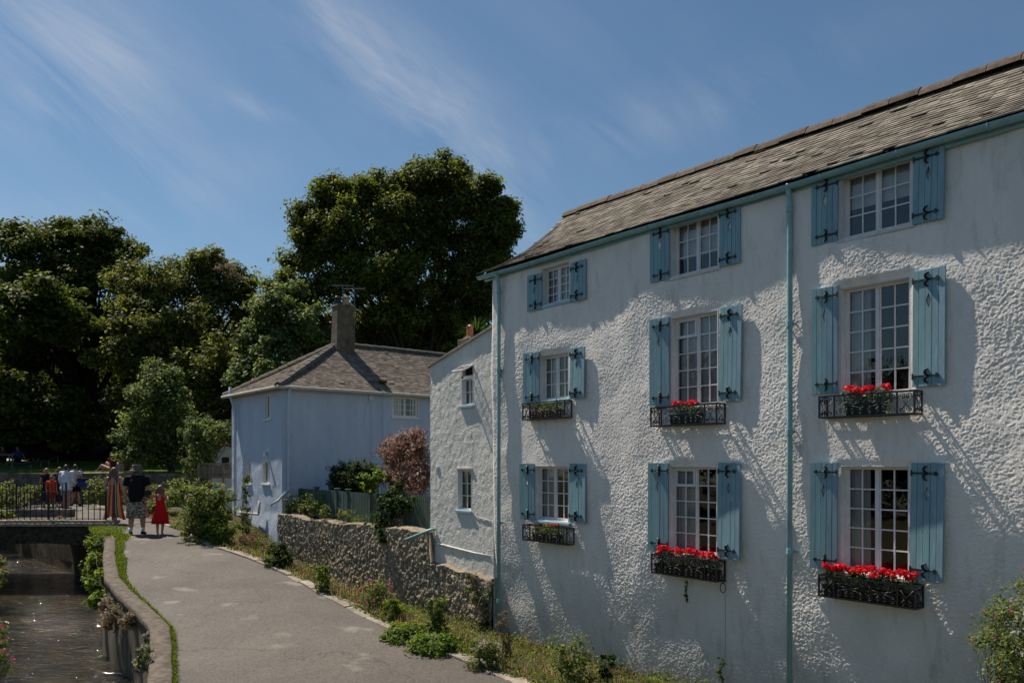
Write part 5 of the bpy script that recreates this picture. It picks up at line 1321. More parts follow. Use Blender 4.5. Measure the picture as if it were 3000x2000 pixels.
# ------------------------------------------------------------------ far bank: low wall, lawn, slope, rail, shed, fence
LY = 33.0; LZ = H-(1086-1060)/F*LY
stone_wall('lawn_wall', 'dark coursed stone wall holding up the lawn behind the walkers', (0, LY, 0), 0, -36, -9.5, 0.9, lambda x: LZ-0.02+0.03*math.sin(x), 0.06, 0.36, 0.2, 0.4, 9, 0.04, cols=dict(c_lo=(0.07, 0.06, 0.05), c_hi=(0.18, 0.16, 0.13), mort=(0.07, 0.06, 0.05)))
def lawn():
    xs = np.linspace(-60, 30, 60); ys = np.concatenate([np.linspace(LY+0.1, 47, 20), np.linspace(48, 110, 30)])
    X, Y = np.meshgrid(xs, ys)
    Z = LZ + np.interp(Y, [LY, 36, 41, 47], [0.0, 0.06, 0.25, 0.55]) + 0.02*fbm(X, Y, 2, 12)
    k = ys <= 47.5
    def grid(X, Y, Z, name, mat, label):
        R, C = X.shape; idx = np.arange(R*C).reshape(R, C); f = np.stack([idx[:-1, :-1], idx[:-1, 1:], idx[1:, 1:], idx[1:, :-1]], -1).reshape(-1, 4)
        return tag(mesh_np(name, np.stack([X, Y, Z], -1).reshape(-1, 3), f, mat, smooth=True), label, None, None, 'structure')
    grid(X[k], Y[k], Z[k], 'lawn', GRASSG, 'mown lawn above the low wall')
    k2 = ys >= 46.5; Yh = Y[k2]; Xh = X[k2]*2.5
    Zh = LZ+0.45 + np.interp(Yh, [47, 52, 65, 85, 110], [0, 1.6, 6.5, 11, 13]) + 0.8*fbm(Xh*0.15, Yh*0.15, 3, 13)
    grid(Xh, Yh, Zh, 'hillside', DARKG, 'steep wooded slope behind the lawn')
lawn()
# grass blades at the lawn edge
pp = np.stack([RNG.uniform(-22, -13, 9000), RNG.uniform(LY+0.1, LY+4, 9000), np.full(9000, LZ)], 1)
v, f = blades(pp, 0.09, 0.01, 0.5); tag(mesh_np('lawn_grass', v, f, L_GRASS), 'short sunlit grass along the lawn edge', None, None, 'stuff')
def handrail():
    t = empty('handrail', (-24, 38, LZ), 0, 'thin grey metal handrail climbing the shaded lawn on the left', 'handrail')
    m = MB(); pm = M_basic('dull_metal', (0.10, 0.11, 0.11), 0.5, 0.1)
    pts = [P(-20, 1060, 37), P(35, 1044, 37), P(36, 1080, 37)]
    tl = t.location
    m = MB(); m.tube([P(-20, 1044, 37)-tl, P(28, 1044, 37)-tl], 0.03, 6); m.tube([P(28, 1066, 37)-tl, P(112, 1056, 41)-tl, P(133, 1048, 43)-tl], 0.03, 6); m.tube([P(24, 1077, 36)-tl, P(70, 1068, 38)-tl, P(112, 1056, 41)-tl], 0.02, 6)
    m.build('rail', pm, t)
    for (x, y0, y1, Y) in ((28, 1044, 1084, 37), (70, 1066, 1082, 38), (94, 1058, 1078, 40), (112, 1056, 1076, 41), (133, 1048, 1072, 43), (-10, 1044, 1084, 37)):
        m = MB(); m.tube([P(x, y0, Y)-tl, P(x, y1+4, Y)-tl], 0.03, 6); m.build('post', pm, t)
handrail()
def shed():
    Y = 31.0; o = P(520, 1085, Y); t = empty('garden_shed', (o.x, o.y, 1.4), math.radians(-30), 'small white garden outbuilding with pantiled roof half buried in ivy', 'shed')
    zt = H+(1060-1030)/F*Y-1.4; m = MB(); m.box(-0.75, 0.8, -0.1, 2.2, -0.5, zt-0.35)
    m.prism([(-0.75, zt-0.35), (0.8, zt-0.35), (0.8, zt-0.05), (0.0, zt+0.12), (-0.75, zt-0.25)], -0.1, 2.2); m.build('wall', PLAST, t)
    m = MB(); m.box(-0.12, 0.28, -0.13, -0.105, zt-0.85, zt-0.35); m.build('window', ROOMD, t)
    m = MB()
    for i in range(6):
        for j in range(9):
            x = -0.9+0.3*j; z = zt+0.16-abs(x+0.0)*0.22; m.box(x, x+0.27, -0.2+0.42*i, 0.24+0.42*i, z, z+0.035+0.01*(j % 2))
    m.build('roof', M_basic('pantile', (0.28, 0.16, 0.10), 0.8, 0.25, 8, island=0.25), t)
shed()
def timber_fence():
    Y = 27.5; a = P(458, 1064, Y); b = P(537, 1066, 27.0); zt = a.z; zb = H+(1060-1101)/F*Y
    t = empty('timber_fence', (a.x, Y, zb), 0, 'short weathered brown timber fence against the blue cottage', 'fence'); L = b.x-a.x; h = zt-zb
    m = MB(); x = 0
    while x < L:
        m.box(x, x+0.055, -0.02, 0.0, 0.05, h-0.05+random.uniform(-.01, .01)); x += 0.072
    m.build('pales', WOODF, t)
    m = MB(); m.box(-0.03, L, -0.06, 0.02, h-0.03, h+0.02); m.box(-0.03, L, 0.001, 0.03, 0.15, 0.22); m.build('rail', WOODF, t)
    for x in (0, L*0.28, L*0.62, L*0.97): m = MB(); m.box(x-0.04, x+0.04, -0.10, -0.021, -0.1, h-0.03); m.build('post', WOODF, t)
timber_fence()

# ------------------------------------------------------------------ trees
tree('broad_tree', 'huge dark dome-topped tree filling the left edge', (-27, 50, 3.6), plob([
    (-60, 640, 110, 90, 48), (70, 610, 80, 62, 46), (190, 580, 95, 58, 48), (265, 610, 60, 55, 47), (300, 670, 45, 60, 49), (150, 680, 130, 90, 47), (30, 760, 110, 90, 45), (200, 800, 110, 110, 49),
    (0, 900, 130, 110, 46), (150, 930, 120, 90, 51), (120, 548, 50, 24, 48), (230, 535, 60, 22, 48), (30, 545, 50, 20, 46), (40, 960, 130, 60, 41, 0.5), (170, 985, 80, 40, 42, 0.6), (-60, 900, 120, 90, 40, 0.5), (60, 700, 90, 60, 39, 1.2), (-40, 720, 90, 70, 38, 1.2), (135, 745, 60, 50, 40, 1.0)]),  # forward lobes at the end added to cast shade on the lawn
    L_TREE1, 0.25, 1.8, 0.95, 80, 0.6, group='trees behind the lawn', flat=0.34, fork=0.3)
def seeds(t, base):
    L = plob([(372, 640, 16, 14, 43), (388, 632, 14, 16, 43), (470, 600, 22, 24, 43.5), (520, 622, 24, 18, 43), (540, 640, 16, 14, 43), (355, 652, 10, 10, 43)])
    p, n = crown_points(L, 6, 0.25, 30, flat=0.8, inner=0.2); leaf_object('seed_heads', p, n, 0.13, L_SEED, t, origin=base, aspect=0.35)
tree('seeding_tree', 'mid green tree with pale feathery seed heads at its top', (-19.5, 45, 3.2), plob([
    (300, 650, 32, 36, 43), (350, 665, 50, 50, 42), (440, 650, 60, 55, 44), (480, 610, 38, 32, 44), (540, 660, 48, 42, 44), (300, 740, 58, 60, 42), (380, 760, 75, 70, 41), (480, 740, 80, 70, 44), (560, 740, 40, 60, 45),
    (280, 820, 48, 40, 41), (360, 860, 80, 50, 42), (460, 850, 70, 70, 45), (330, 920, 60, 40, 43)]),
    L_TREE2, 0.22, 2.4, 0.8, 64, 0.4, group='trees behind the lawn', extra=seeds, flat=0.5)
tree('bushy_tree', 'rounded green tree just left of the cottage roof', (-15.5, 41, 3.1), plob([
    (490, 830, 55, 50, 39), (450, 880, 45, 50, 39), (530, 900, 50, 60, 40), (480, 940, 50, 45, 39.5), (560, 950, 30, 40, 41)]),
    L_TREE2, 0.21, 2.2, 0.6, 44, 0.25, group='trees behind the lawn')
tree('small_lawn_tree', 'small pale-leaved tree with a thin trunk standing on the lawn', P(395, 1087, 34), plob([
    (370, 860, 28, 24, 34), (355, 900, 42, 34, 33.5), (400, 930, 45, 36, 34), (345, 955, 48, 38, 33.5), (320, 1000, 42, 32, 33.5), (375, 1005, 45, 34, 34), (415, 985, 30, 36, 34.5), (325, 1040, 34, 20, 33.5), (372, 1045, 24, 18, 34)]),
    L_PALE, 0.16, 3.4, 0.45, 40, 0.14, group='trees behind the lawn', aspect=0.5, flat=0.7)
tree('tall_broad_tree', 'tallest tree with spreading leafy crown rising behind the cottage', (-5.5, 46, 3.5), plob([
    (1010, 420, 55, 42, 45), (970, 400, 24, 28, 45), (1040, 405, 30, 30, 46), (910, 430, 50, 38, 45), (830, 450, 40, 32, 44), (765, 455, 38, 34, 44), (1090, 470, 48, 40, 45), (1130, 520, 38, 30, 44), (1160, 480, 16, 12, 44), (1163, 530, 16, 12, 44), (1120, 430, 14, 14, 44),
    (720, 520, 45, 48, 44), (800, 530, 70, 60, 43), (900, 540, 80, 70, 44), (1010, 540, 80, 70, 45), (1090, 590, 62, 55, 45), (1140, 590, 24, 30, 45), (690, 590, 42, 40, 43), (770, 630, 70, 60, 42.5), (880, 650, 90, 60, 43), (1000, 660, 90, 60, 45), (1090, 680, 60, 60, 46), (690, 670, 46, 40, 42),
    (960, 760, 140, 55, 46), (1090, 760, 60, 50, 46), (840, 740, 80, 50, 46), (700, 750, 60, 60, 45), (770, 800, 90, 60, 47), (1020, 820, 140, 50, 48), (1120, 680, 40, 70, 46.5)]),
    L_TREE5, 0.22, 3.0, 0.75, 66, 0.4, group='trees behind the lawn', fork=0.25, inner=0.3)
tree('leafy_tree', 'lighter green tree directly behind the left hip of the cottage roof', (-13.0, 38, 3.0), plob([
    (640, 680, 38, 36, 40), (610, 730, 45, 45, 39), (670, 740, 50, 50, 39), (590, 790, 40, 45, 38), (650, 810, 55, 50, 38), (580, 850, 42, 38, 37), (640, 860, 50, 36, 37), (700, 800, 60, 60, 40), (560, 880, 25, 24, 37)]),
    L_PALE, 0.21, 3.0, 0.55, 48, 0.3, group='trees behind the lawn')
# background wood on the hillside, plus an unseen row on the left bank, one mass
wl_l = []
for i in range(46):
    x = RNG.uniform(-350, 1700); Y = RNG.uniform(54, 72); ytop = np.interp(x, [-350, 0, 300, 560, 660, 1000, 1250, 1700], [620, 700, 720, 780, 740, 700, 760, 800])
    wl_l.append((x, ytop+RNG.uniform(20, 240), RNG.uniform(60, 110), RNG.uniform(50, 80), Y))
for i in range(16): wl_l.append((RNG.uniform(-50, 620), RNG.uniform(930, 1040), RNG.uniform(60, 90), RNG.uniform(28, 50), RNG.uniform(49, 53)))
p, n = crown_points(plob(wl_l)+[((-26-RNG.uniform(0, 8), yy, RNG.uniform(2.5, 7)), (3.2, 3.2, 3.4)) for yy in np.linspace(-22, 14, 20)], 0.75, 1.1, 34, flat=0.6)  # second list: unseen left-bank trees added to darken the window reflections
tag(leaf_object('woodland', p, n, 0.42, L_DARK), 'dark mass of woodland foliage on the slope behind the trees, plus an added unseen left-bank row that darkens window reflections', None, None, 'stuff')
# ivy on the shed
shrub('ivy_mound', 'sprawling pale ivy mound covering the small white shed', P(460, 1105, 30), plob([(450, 990, 38, 30, 30), (495, 985, 40, 26, 31), (470, 1030, 32, 36, 30), (440, 1060, 22, 34, 30), (520, 1000, 22, 20, 31), (455, 1092, 20, 14, 29.5)]), L_PALE, 0.12, 9, 0.25, 34, cat='ivy', flat=0.9)
# cordyline
def cordyline():
    b = P(1095, 800, 24); t = empty('cordyline', b, 0, 'spiky cordyline palm behind the annex chimney', 'palm')
    n = 110; d = rand_dirs(n); d[:, 2] = np.abs(d[:, 2])*0.9+0.05; L = RNG.uniform(0.5, 0.8, n)[:, None]
    s = np.cross(d, np.array([0, 0, 1])); s /= np.linalg.norm(s, axis=1, keepdims=True); w = 0.022
    p0 = d*0.05; p1 = d*L*0.6+np.array([0, 0, 0.02]); p2 = d*L-np.array([0, 0, 0.12])
    c = np.array([0, 0, 0.45]); v = np.stack([p0-s*w, p0+s*w, p1+s*w, p1-s*w, p2+s*.003, p2-s*.003], 1).reshape(-1, 3)+c; bb = np.arange(n)[:, None]*6
    mesh_np('fronds', v, np.concatenate([bb+np.array([0, 1, 2, 3]), bb+np.array([3, 2, 4, 5])]), L_BUSH, t)
    m = MB(); m.tube([(0, 0, -2.5), (0.02, 0, 0.47)], [0.09, 0.06], 8); m.build('trunk', BARK, t)
cordyline()

# ------------------------------------------------------------------ garden and verge planting
def gl(px, py, out):       # point over the garden / verge at a given offset from the wall plane
    a, z = wl(px, py, out); q = wworld(a, out, z); return q
def glob(lst):
    o = []
    for (px, py, rx, rz, out) in lst:
        q = gl(px, py, out); s = q.y/F; o.append(((q.x, q.y, q.z), (rx*s, rx*s*0.9, rz*s)))
    return o
def gbase(px, out, z): a, _ = wl(px, 1200, out); return wworld(a, out, z)
shrub('rounded_bush', 'dense dark green rounded bush behind the picket fence', gbase(812, -1.5, 1.6), glob([(795, 1090, 36, 28, -1.4), (835, 1088, 34, 28, -1.6), (812, 1110, 46, 26, -1.4)]), L_BUSH, 0.085, 130, 0.10, 26, flat=1.3, aspect=0.32, group=None)
shrub('bronze_shrub', 'tall bronze-pink shrub against the annex corner', gbase(945, -1.2, 1.6), glob([(940, 1012, 34, 26, -1.2), (922, 1050, 44, 38, -1.2), (965, 1060, 30, 50, -1.0), (925, 1100, 48, 36, -1.0), (968, 1110, 28, 34, -0.9), (955, 1020, 24, 36, -1.1), (900, 1035, 26, 26, -1.3)]), L_PINK, 0.06, 44, 0.13, 26, stems=10, flat=1.0, flowers=(F_WHITE, 120, 0.03, 0.03))
shrub('dark_conifer', 'dark narrow evergreen shrub partly hidden behind the bronze-pink shrub', gbase(895, -2.2, 1.6), glob([(895, 1060, 22, 34, -2.2), (905, 1030, 18, 24, -2.2)]), L_DARK, 0.06, 40, 0.12, 22)
shrub('green_fence_shrub', 'bright green leafy shrub overhanging the picket fence and rubble wall', gbase(880, -0.4, 1.6), glob([(862, 1105, 26, 22, -0.45), (880, 1085, 26, 16, -0.6), (845, 1120, 12, 18, -0.3)]), L_BRIGHT, 0.10, 16, 0.14, 20, aspect=0.7)
shrub('climber_on_wall', 'darker green climber hanging over the rubble wall below the picket fence', gbase(900, -0.1, 1.6), glob([(900, 1160, 32, 34, -0.25), (880, 1195, 30, 26, -0.05), (930, 1150, 22, 26, -0.35), (878, 1235, 8, 22, 0.12), (905, 1130, 20, 22, -0.35)]), L_BUSH, 0.085, 20, 0.14, 24, aspect=0.75)
shrub('yellow_green_shrub', 'yellow-green straggly shrub on top of the rubble wall at its cottage end', gbase(715, -0.3, 1.6), glob([(690, 1150, 28, 24, -0.3), (725, 1160, 30, 26, -0.2), (665, 1165, 20, 18, -0.2), (748, 1172, 16, 20, -0.1)]), L_VERGE, 0.06, 26, 0.12, 24)
shrub('fern_clump', 'feathery green clump on the rubble wall top between the fence posts', gbase(800, -0.25, 1.6), glob([(795, 1180, 24, 16, -0.2), (825, 1190, 16, 12, -0.2)]), L_VERGE, 0.07, 26, 0.10, 24, aspect=0.3)
def verge_point(px, py):
    """photo point on the verge between kerb and wall; returns ground position on the line of sight"""
    best = None
    for i in range(900):
        Y = 7+i*0.025; x = (px-1176)/F*Y; z = H+(1060-py)/F*Y; r = kr(Y); 
        zp = H-pdrop(Y); W = wallx(Y); w = max(0.8, W-r); q = (x-r)/w
        base = basez(Y)
        t = min(1, max(0, (q-0.1)/0.7)); g = zp*(1-t)+base*t
        if x > W-0.02 and q > 0 and Y < 24: return Vector((x, Y, max(g, z)))
        if z <= g: return Vector((x, Y, g))
    return Vector((x, Y, g))
def vshrub(name, label, px, py, w, h, mat, size, n, cat='plant', flowers=None, aspect=0.5, group=None, lean=0.0):
    """plant rooted at photo point; w,h in photo px"""
    b = verge_point(px, py); s = b.y/F; R = w*s/2; Hh = h*s
    k = max(2, int(round(Hh/(R*1.2)))); lobes = []
    for i in range(k):
        z = b.z+Hh*(i+0.5)/k; f = 1.0-0.35*i/k
        lobes.append(((b.x+random.uniform(-.15, .15)*R+lean*(i/k), b.y+random.uniform(-.1, .1)*R, z), (R*f, R*f*0.8, Hh/k*0.62)))
    area = sum(4*PI*(l[1][0]*l[1][2]) for l in lobes); dens = n/26/max(area, 0.01)
    return shrub(name, label, b, lobes, mat, size, dens, min(0.16, R*0.4), 26, cat=cat, group=group, stems=7, flowers=flowers, aspect=aspect)
# big buddleia by the cottage corner
vshrub('buddleia', 'large sprawling buddleia bush with long leaves beside the path near the walkers', 472, 1236, 128, 118, L_VERGE, 0.14, 5200, 'shrub', (F_PINK, 8, 0.03, 0.05), 0.24)
vshrub('buddleia', 'tall arching buddleia stem in front of the blue cottage wall', 565, 1240, 36, 150, L_VERGE, 0.14, 750, 'shrub', (F_PINK, 5, 0.03, 0.05), 0.22)
vshrub('leafy_weed', 'bright green broad-leaved clump at the foot of the buddleia', 500, 1250, 50, 60, L_BRIGHT, 0.09, 700, 'plant', None, 0.4)
vshrub('pink_valerian', 'pink valerian flowering under the cottage waste pipe', 560, 1258, 66, 30, L_VERGE, 0.05, 900, 'flowers', (F_PINK, 46, 0.03, 0.035), group='pink valerian clumps')
vshrub('pink_valerian', 'pink valerian tuft on the verge below the cottage corner', 615, 1280, 40, 26, L_VERGE, 0.05, 500, 'flowers', (F_PINK, 16, 0.028, 0.03), group='pink valerian clumps')
vshrub('broadleaf_shrub', 'long-leaved dark shrub at the cottage end of the rubble wall', 645, 1300, 60, 52, L_BUSH, 0.12, 900, 'shrub', None, 0.25)
vshrub('lime_climber', 'lime-green upright plant against the rubble wall', 740, 1360, 40, 66, L_BRIGHT, 0.06, 800)
vshrub('pink_valerian', 'straggly pink valerian along the middle of the rubble wall foot', 865, 1400, 90, 62, L_VERGE, 0.045, 1700, 'flowers', (F_PINK, 30, 0.024, 0.028), group='pink valerian clumps')
vshrub('iris_clump', 'bright clump of strap leaves at the rubble wall foot', 905, 1425, 44, 46, L_BRIGHT, 0.16, 500, 'plant', None, 0.10)
vshrub('glossy_groundcover', 'low glossy bright-green leaves spreading over the kerb', 930, 1466, 95, 22, L_BRIGHT, 0.055, 1900, 'plant', None, 0.7)
vshrub('glossy_groundcover', 'wider glossy green patch spilling over the kerb nearer the camera', 1010, 1490, 110, 24, L_BRIGHT, 0.055, 2100, 'plant', None, 0.7)
vshrub('tall_weed', 'tall grey-green weed leaning on the rubble wall below the annex', 1000, 1465, 60, 95, L_VERGE, 0.06, 1500)
vshrub('seeding_weed', 'dry brown-headed weed stalks at the corner of the white house', 1160, 1520, 40, 120, L_DRY, 0.035, 380)
vshrub('verge_bush', 'dusty green bush with dry stems below the corner downpipe', 1120, 1530, 80, 56, L_VERGE, 0.045, 1500, 'shrub', (F_WHITE, 40, 0.02, 0.02))
vshrub('bramble', 'bramble with yellowish leaves growing against the white wall foot', 1320, 1600, 120, 130, L_VERGE, 0.055, 1500, 'shrub')
vshrub('ivy_shoot', 'dark ivy shoot reaching up the white wall', 1395, 1610, 40, 120, L_BUSH, 0.06, 260, 'ivy')
shrub('fleabane_cushion', 'hanging cushion of small white-flowered fleabane on the rubble wall near the house corner', gbase(1085, 0.1, 1.0), glob([(1083, 1345, 18, 28, 0.12), (1098, 1375, 12, 20, 0.12), (1122, 1350, 8, 20, 0.12)]), L_VERGE, 0.035, 60, 0.07, 26, cat='plant', flowers=(F_WHITE, 70, 0.018, 0.02))
shrub('wall_ivy', 'dark ivy on the rubble wall end beside the corner downpipe', gbase(1115, 0.08, 0.6), glob([(1118, 1400, 10, 44, 0.1), (1105, 1440, 14, 20, 0.12)]), L_BUSH, 0.045, 50, 0.06, 22, cat='ivy')
def climb_rose():
    q = glob([(2330, 1400, 60, 50, 0.45), (2290, 1480, 50, 60, 0.4), (2350, 1500, 70, 70, 0.6), (2370, 1340, 30, 40, 0.3), (2300, 1560, 60, 50, 0.5), (2390, 1420, 60, 60, 0.5), (2270, 1420, 16, 20, 0.25)])
    shrub('climbing_rose', 'yellowing climbing rose against the white wall at the right edge', gbase(2350, 0.4, 0.1), q, L_VERGE, 0.042, 34, 0.13, 26, cat='shrub', stems=9, flowers=(F_PINK, 16, 0.02, 0.02))
climb_rose()
shrub('river_wall_ivy', 'bright green leafy ivy spilling over the river wall next to the bridge', P(238, 1280, 18.4), plob([(250, 1236, 14, 10, 19.3), (226, 1262, 22, 28, 18.8), (240, 1232, 20, 14, 19.8), (222, 1300, 20, 26, 17.0), (226, 1338, 20, 26, 15.6), (228, 1375, 18, 18, 14.4), (214, 1245, 14, 14, 20.0)]), L_BRIGHT, 0.085, 60, 0.13, 26, cat='ivy', aspect=0.6, stems=1)
shrub('river_wall_flowers', 'dry flowering plants hanging over the river wall bend', on_path(262, 1400), plob([(246, 1392, 18, 20, 13.6), (266, 1412, 30, 18, 13.1), (300, 1424, 24, 14, 12.5), (252, 1430, 16, 22, 13.2)]), L_DRY, 0.045, 90, 0.08, 26, cat='plant', flowers=(F_WHITE, 60, 0.018, 0.018))
shrub('river_wall_tuft', 'small green tuft growing from the face of the river wall', P(330, 1540, 10.3), plob([(330, 1500, 14, 22, 10.4), (322, 1525, 16, 18, 10.4), (336, 1465, 8, 16, 10.8)]), L_VERGE, 0.04, 80, 0.05, 24, cat='plant', flowers=(F_WHITE, 30, 0.014, 0.014))
shrub('bank_valerian', 'green plant with pink flowers at the lower left edge of the river', P(-20, 1560, 9.5), plob([(-10, 1490, 30, 30, 9.5), (5, 1520, 22, 26, 9.3), (-30, 1450, 30, 30, 9.6)]), L_BRIGHT, 0.05, 60, 0.09, 24, cat='plant', flowers=(F_PINK, 26, 0.02, 0.025))
shrub('bank_reeds', 'tangled greenery on the left river bank beside the bridge', P(-30, 1330, 19), plob([(-20, 1290, 32, 34, 19), (-10, 1325, 24, 26, 18.3)]), L_VERGE, 0.08, 24, 0.15, 24, cat='plant', flowers=(F_PINK, 10, 0.03, 0.03))
# hedge masses on the path's far side and behind the walkers
shrub('path_hedge', 'mixed green hedge along the far path behind the walkers', P(300, 1150, 29), plob([(235, 1118, 28, 22, 29.5), (280, 1120, 34, 24, 28.5), (330, 1128, 34, 24, 28), (380, 1150, 34, 26, 26), (350, 1165, 30, 18, 25.0), (215, 1140, 18, 14, 29.5), (410, 1130, 30, 26, 27.0)]), L_VERGE, 0.11, 14, 0.22, 26, cat='hedge')
shrub('bank_bushes', 'sunlit weedy bushes behind the bridge railings on the left', P(60, 1150, 29.5), plob([(20, 1130, 36, 20, 30), (80, 1128, 22, 14, 31), (-20, 1150, 40, 30, 29), (50, 1150, 26, 14, 29.5), (10, 1190, 30, 18, 24.2)]), L_VERGE, 0.11, 14, 0.2, 26, cat='bushes')
shrub('path_flowers', 'low pink and green flowers at the path edge by the far parapet', P(150, 1198, 23.9), plob([(150, 1196, 14, 8, 24), (140, 1190, 10, 6, 24.4)]), L_VERGE, 0.05, 80, 0.06, 24, cat='plant', flowers=(F_PINK, 20, 0.025, 0.02))
# ground cover of the verges
def verge_cover():
    n = 130000; Y = 5.5+(RNG.random(n)**0.8)*21; L = np.array([kr(y) for y in Y]); W = np.array([wallx(y) for y in Y])
    q = RNG.random(n); x = L+0.12+(np.maximum(W-L, 0.8)-0.15)*q
    clump = vnoise(x*1.6, Y*1.6, 91); keep = (clump+RNG.normal(0, .35, n)) > -0.25; x, Y, q, L, W = x[keep], Y[keep], q[keep], L[keep], W[keep]; n = len(x)
    zp = np.array([H-pdrop(y) for y in Y]); base = np.array([basez(y) for y in Y]); t = np.clip((q-0.1)/0.7, 0, 1)
    hmax = (0.05+0.15*q)*(0.6+0.8*(vnoise(x*2.5, Y*2.5, 92)+0.4))
    z = zp*(1-t)+base*t+np.clip(hmax, 0.02, 0.32)*RNG.random(n)
    pts = np.stack([x, Y, z], 1); nm = RNG.normal(size=(n, 3))+np.array([0, 0, 1.2])
    kind = vnoise(x*1.1+5, Y*1.1, 93)+RNG.normal(0, .25, n)
    for nm_, m, sel, sz, lab in (('ground_cover', L_VERGE, kind > 0.05, 0.05, 'mixed low weeds and leaves covering the verge'), ('dry_cover', L_DRY, (kind <= 0.05) & (kind > -0.25), 0.04, 'dry brownish weeds and stalks on the verge'), ('fresh_cover', L_BRIGHT, kind <= -0.25, 0.055, 'fresh green leaves on the verge')):
        tag(leaf_object(nm_, pts[sel], nm[sel], sz, m, aspect=0.45), lab, None, None, 'stuff')
    g = RNG.random(n) < 0.22; gp = pts[g].copy(); gp[:, 2] = (zp*(1-t)+base*t)[g]
    v, f = blades(gp, 0.17, 0.006, 0.7); tag(mesh_np('verge_grass', v, f, L_DRY), 'thin dry grass stalks on the verge', None, None, 'stuff')
    # moss and grass strip by the river coping and the near corner by the bridge
    m = 12000; Y2 = RNG.uniform(9.5, 21.0, m); w = np.interp(Y2, [9, 12, 14, 16, 18, 19.5, 21], [0.03, 0.04, 0.10, 0.20, 0.25, 0.45, 0.7])
    x2 = np.array([kl(y) for y in Y2])+0.03+w*(1+0.45*vnoise(Y2*1.3, Y2*0+8, 96)+0.3*RNG.random(m))*RNG.random(m)**1.6-np.where(Y2 > 19, 0.5, 0)*RNG.random(m); k2 = (vnoise(Y2*1.7, x2*0+3, 95) > -0.35-RNG.random(m)*0.4) | (Y2 > 17)
    gp = np.stack([x2, Y2, np.array([H-pdrop(y) for y in Y2])], 1)[k2]
    v, f = blades(gp, 0.095, 0.007, 0.7); tag(mesh_np('edge_grass', v, f, L_GRASS), 'bright grass growing along the inner edge of the river coping', None, None, 'stuff')
verge_cover()

# ------------------------------------------------------------------ people
def M_cloth(name, col, rough=0.85, bump=0.3): return M_basic(name, col, rough, 0.12, 6, bump, 30, 0.15)
SKIN = M_basic('skin', (0.46, 0.24, 0.17), 0.55, 0.08, 12, spec=0.3)
SKIN2 = M_basic('skin_tan', (0.40, 0.20, 0.13), 0.55, 0.08, 12, spec=0.3)
HAIRB = M_basic('hair_brown', (0.17, 0.095, 0.055), 0.5, 0.3, 40, 0.6, 90, 0.4, stretch=(1, 1, 0.15))
HAIRG = M_basic('hair_ash', (0.13, 0.08, 0.052), 0.5, 0.3, 40, 0.6, 90, 0.4, stretch=(1, 1, 0.15))
HAIRD = M_basic('hair_dark', (0.04, 0.025, 0.018), 0.5, 0.3, 40, 0.6, 90, 0.4)
BLACKC = M_cloth('black_cloth', (0.010, 0.010, 0.012)); WHITEC = M_cloth('white_cloth', (0.62, 0.66, 0.74)); REDC = M_cloth('red_cloth', (0.62, 0.012, 0.012)); GREYC = M_cloth('grey_cloth', (0.30, 0.28, 0.25))
NAVY = M_cloth('navy_cloth', (0.02, 0.025, 0.05)); BEIGE = M_cloth('beige_cloth', (0.58, 0.50, 0.46)); BLUEC = M_cloth('blue_cloth', (0.02, 0.05, 0.22)); SHOE = M_cloth('shoe', (0.02, 0.02, 0.02)); ORRED = M_cloth('orange_red_cloth', (0.62, 0.06, 0.03))
def M_camo():
    m, nt, b = newmat('camouflage_cloth'); N = nt.nodes; L = nt.links; tc = N.new('ShaderNodeTexCoord'); mp = N.new('ShaderNodeMapping'); mp.inputs['Scale'].default_value = (1, 1, 2.2); L.new(tc.outputs['Object'], mp.inputs[0])
    nz = N.new('ShaderNodeTexNoise'); nz.inputs['Scale'].default_value = 15; nz.inputs['Detail'].default_value = 1.5; nz.inputs['Distortion'].default_value = 0.8; L.new(mp.outputs[0], nz.inputs[0])
    cr = N.new('ShaderNodeValToRGB'); cr.color_ramp.interpolation = 'CONSTANT'; L.new(nz.outputs[0], cr.inputs[0]); e = cr.color_ramp.elements
    e[0].position = 0; e[0].color = (0.05, 0.045, 0.035, 1); e[1].position = 0.44; e[1].color = (0.17, 0.145, 0.11, 1); q = e.new(0.54); q.color = (0.50, 0.46, 0.40, 1); q = e.new(0.66); q.color = (0.10, 0.09, 0.07, 1)
    L.new(cr.outputs[0], b.inputs['Base Color']); b.inputs['Roughness'].default_value = 0.9; return m
def M_stripes():
    m, nt, b = newmat('striped_cloth'); N = nt.nodes; L = nt.links; at = N.new('ShaderNodeVertexColor'); at.layer_name = 'col'
    L.new(at.outputs[0], b.inputs['Base Color']); b.inputs['Roughness'].default_value = 0.85; setspec(b, 0.15); return m
CAMO = M_camo(); STRIPE = M_stripes()
def capsule_chain(mb, pts, rs, n=10):
    mb.tube(pts, rs, n)
    for p, r in zip(pts, rs): mb.ell(p, r*1.0, n, 6)
def solid(mb, name, mat, parent, vox):
    o = mb.build(name, mat, parent, smooth=True)
    r = o.modifiers.new('remesh', 'REMESH'); r.mode = 'VOXEL'; r.voxel_size = vox; r.use_smooth_shade = True
    s = o.modifiers.new('smooth', 'SMOOTH'); s.iterations = 3; s.factor = 0.5
    return o
def lerp3(a, b, t): return tuple(a[i]+(b[i]-a[i])*t for i in range(3))
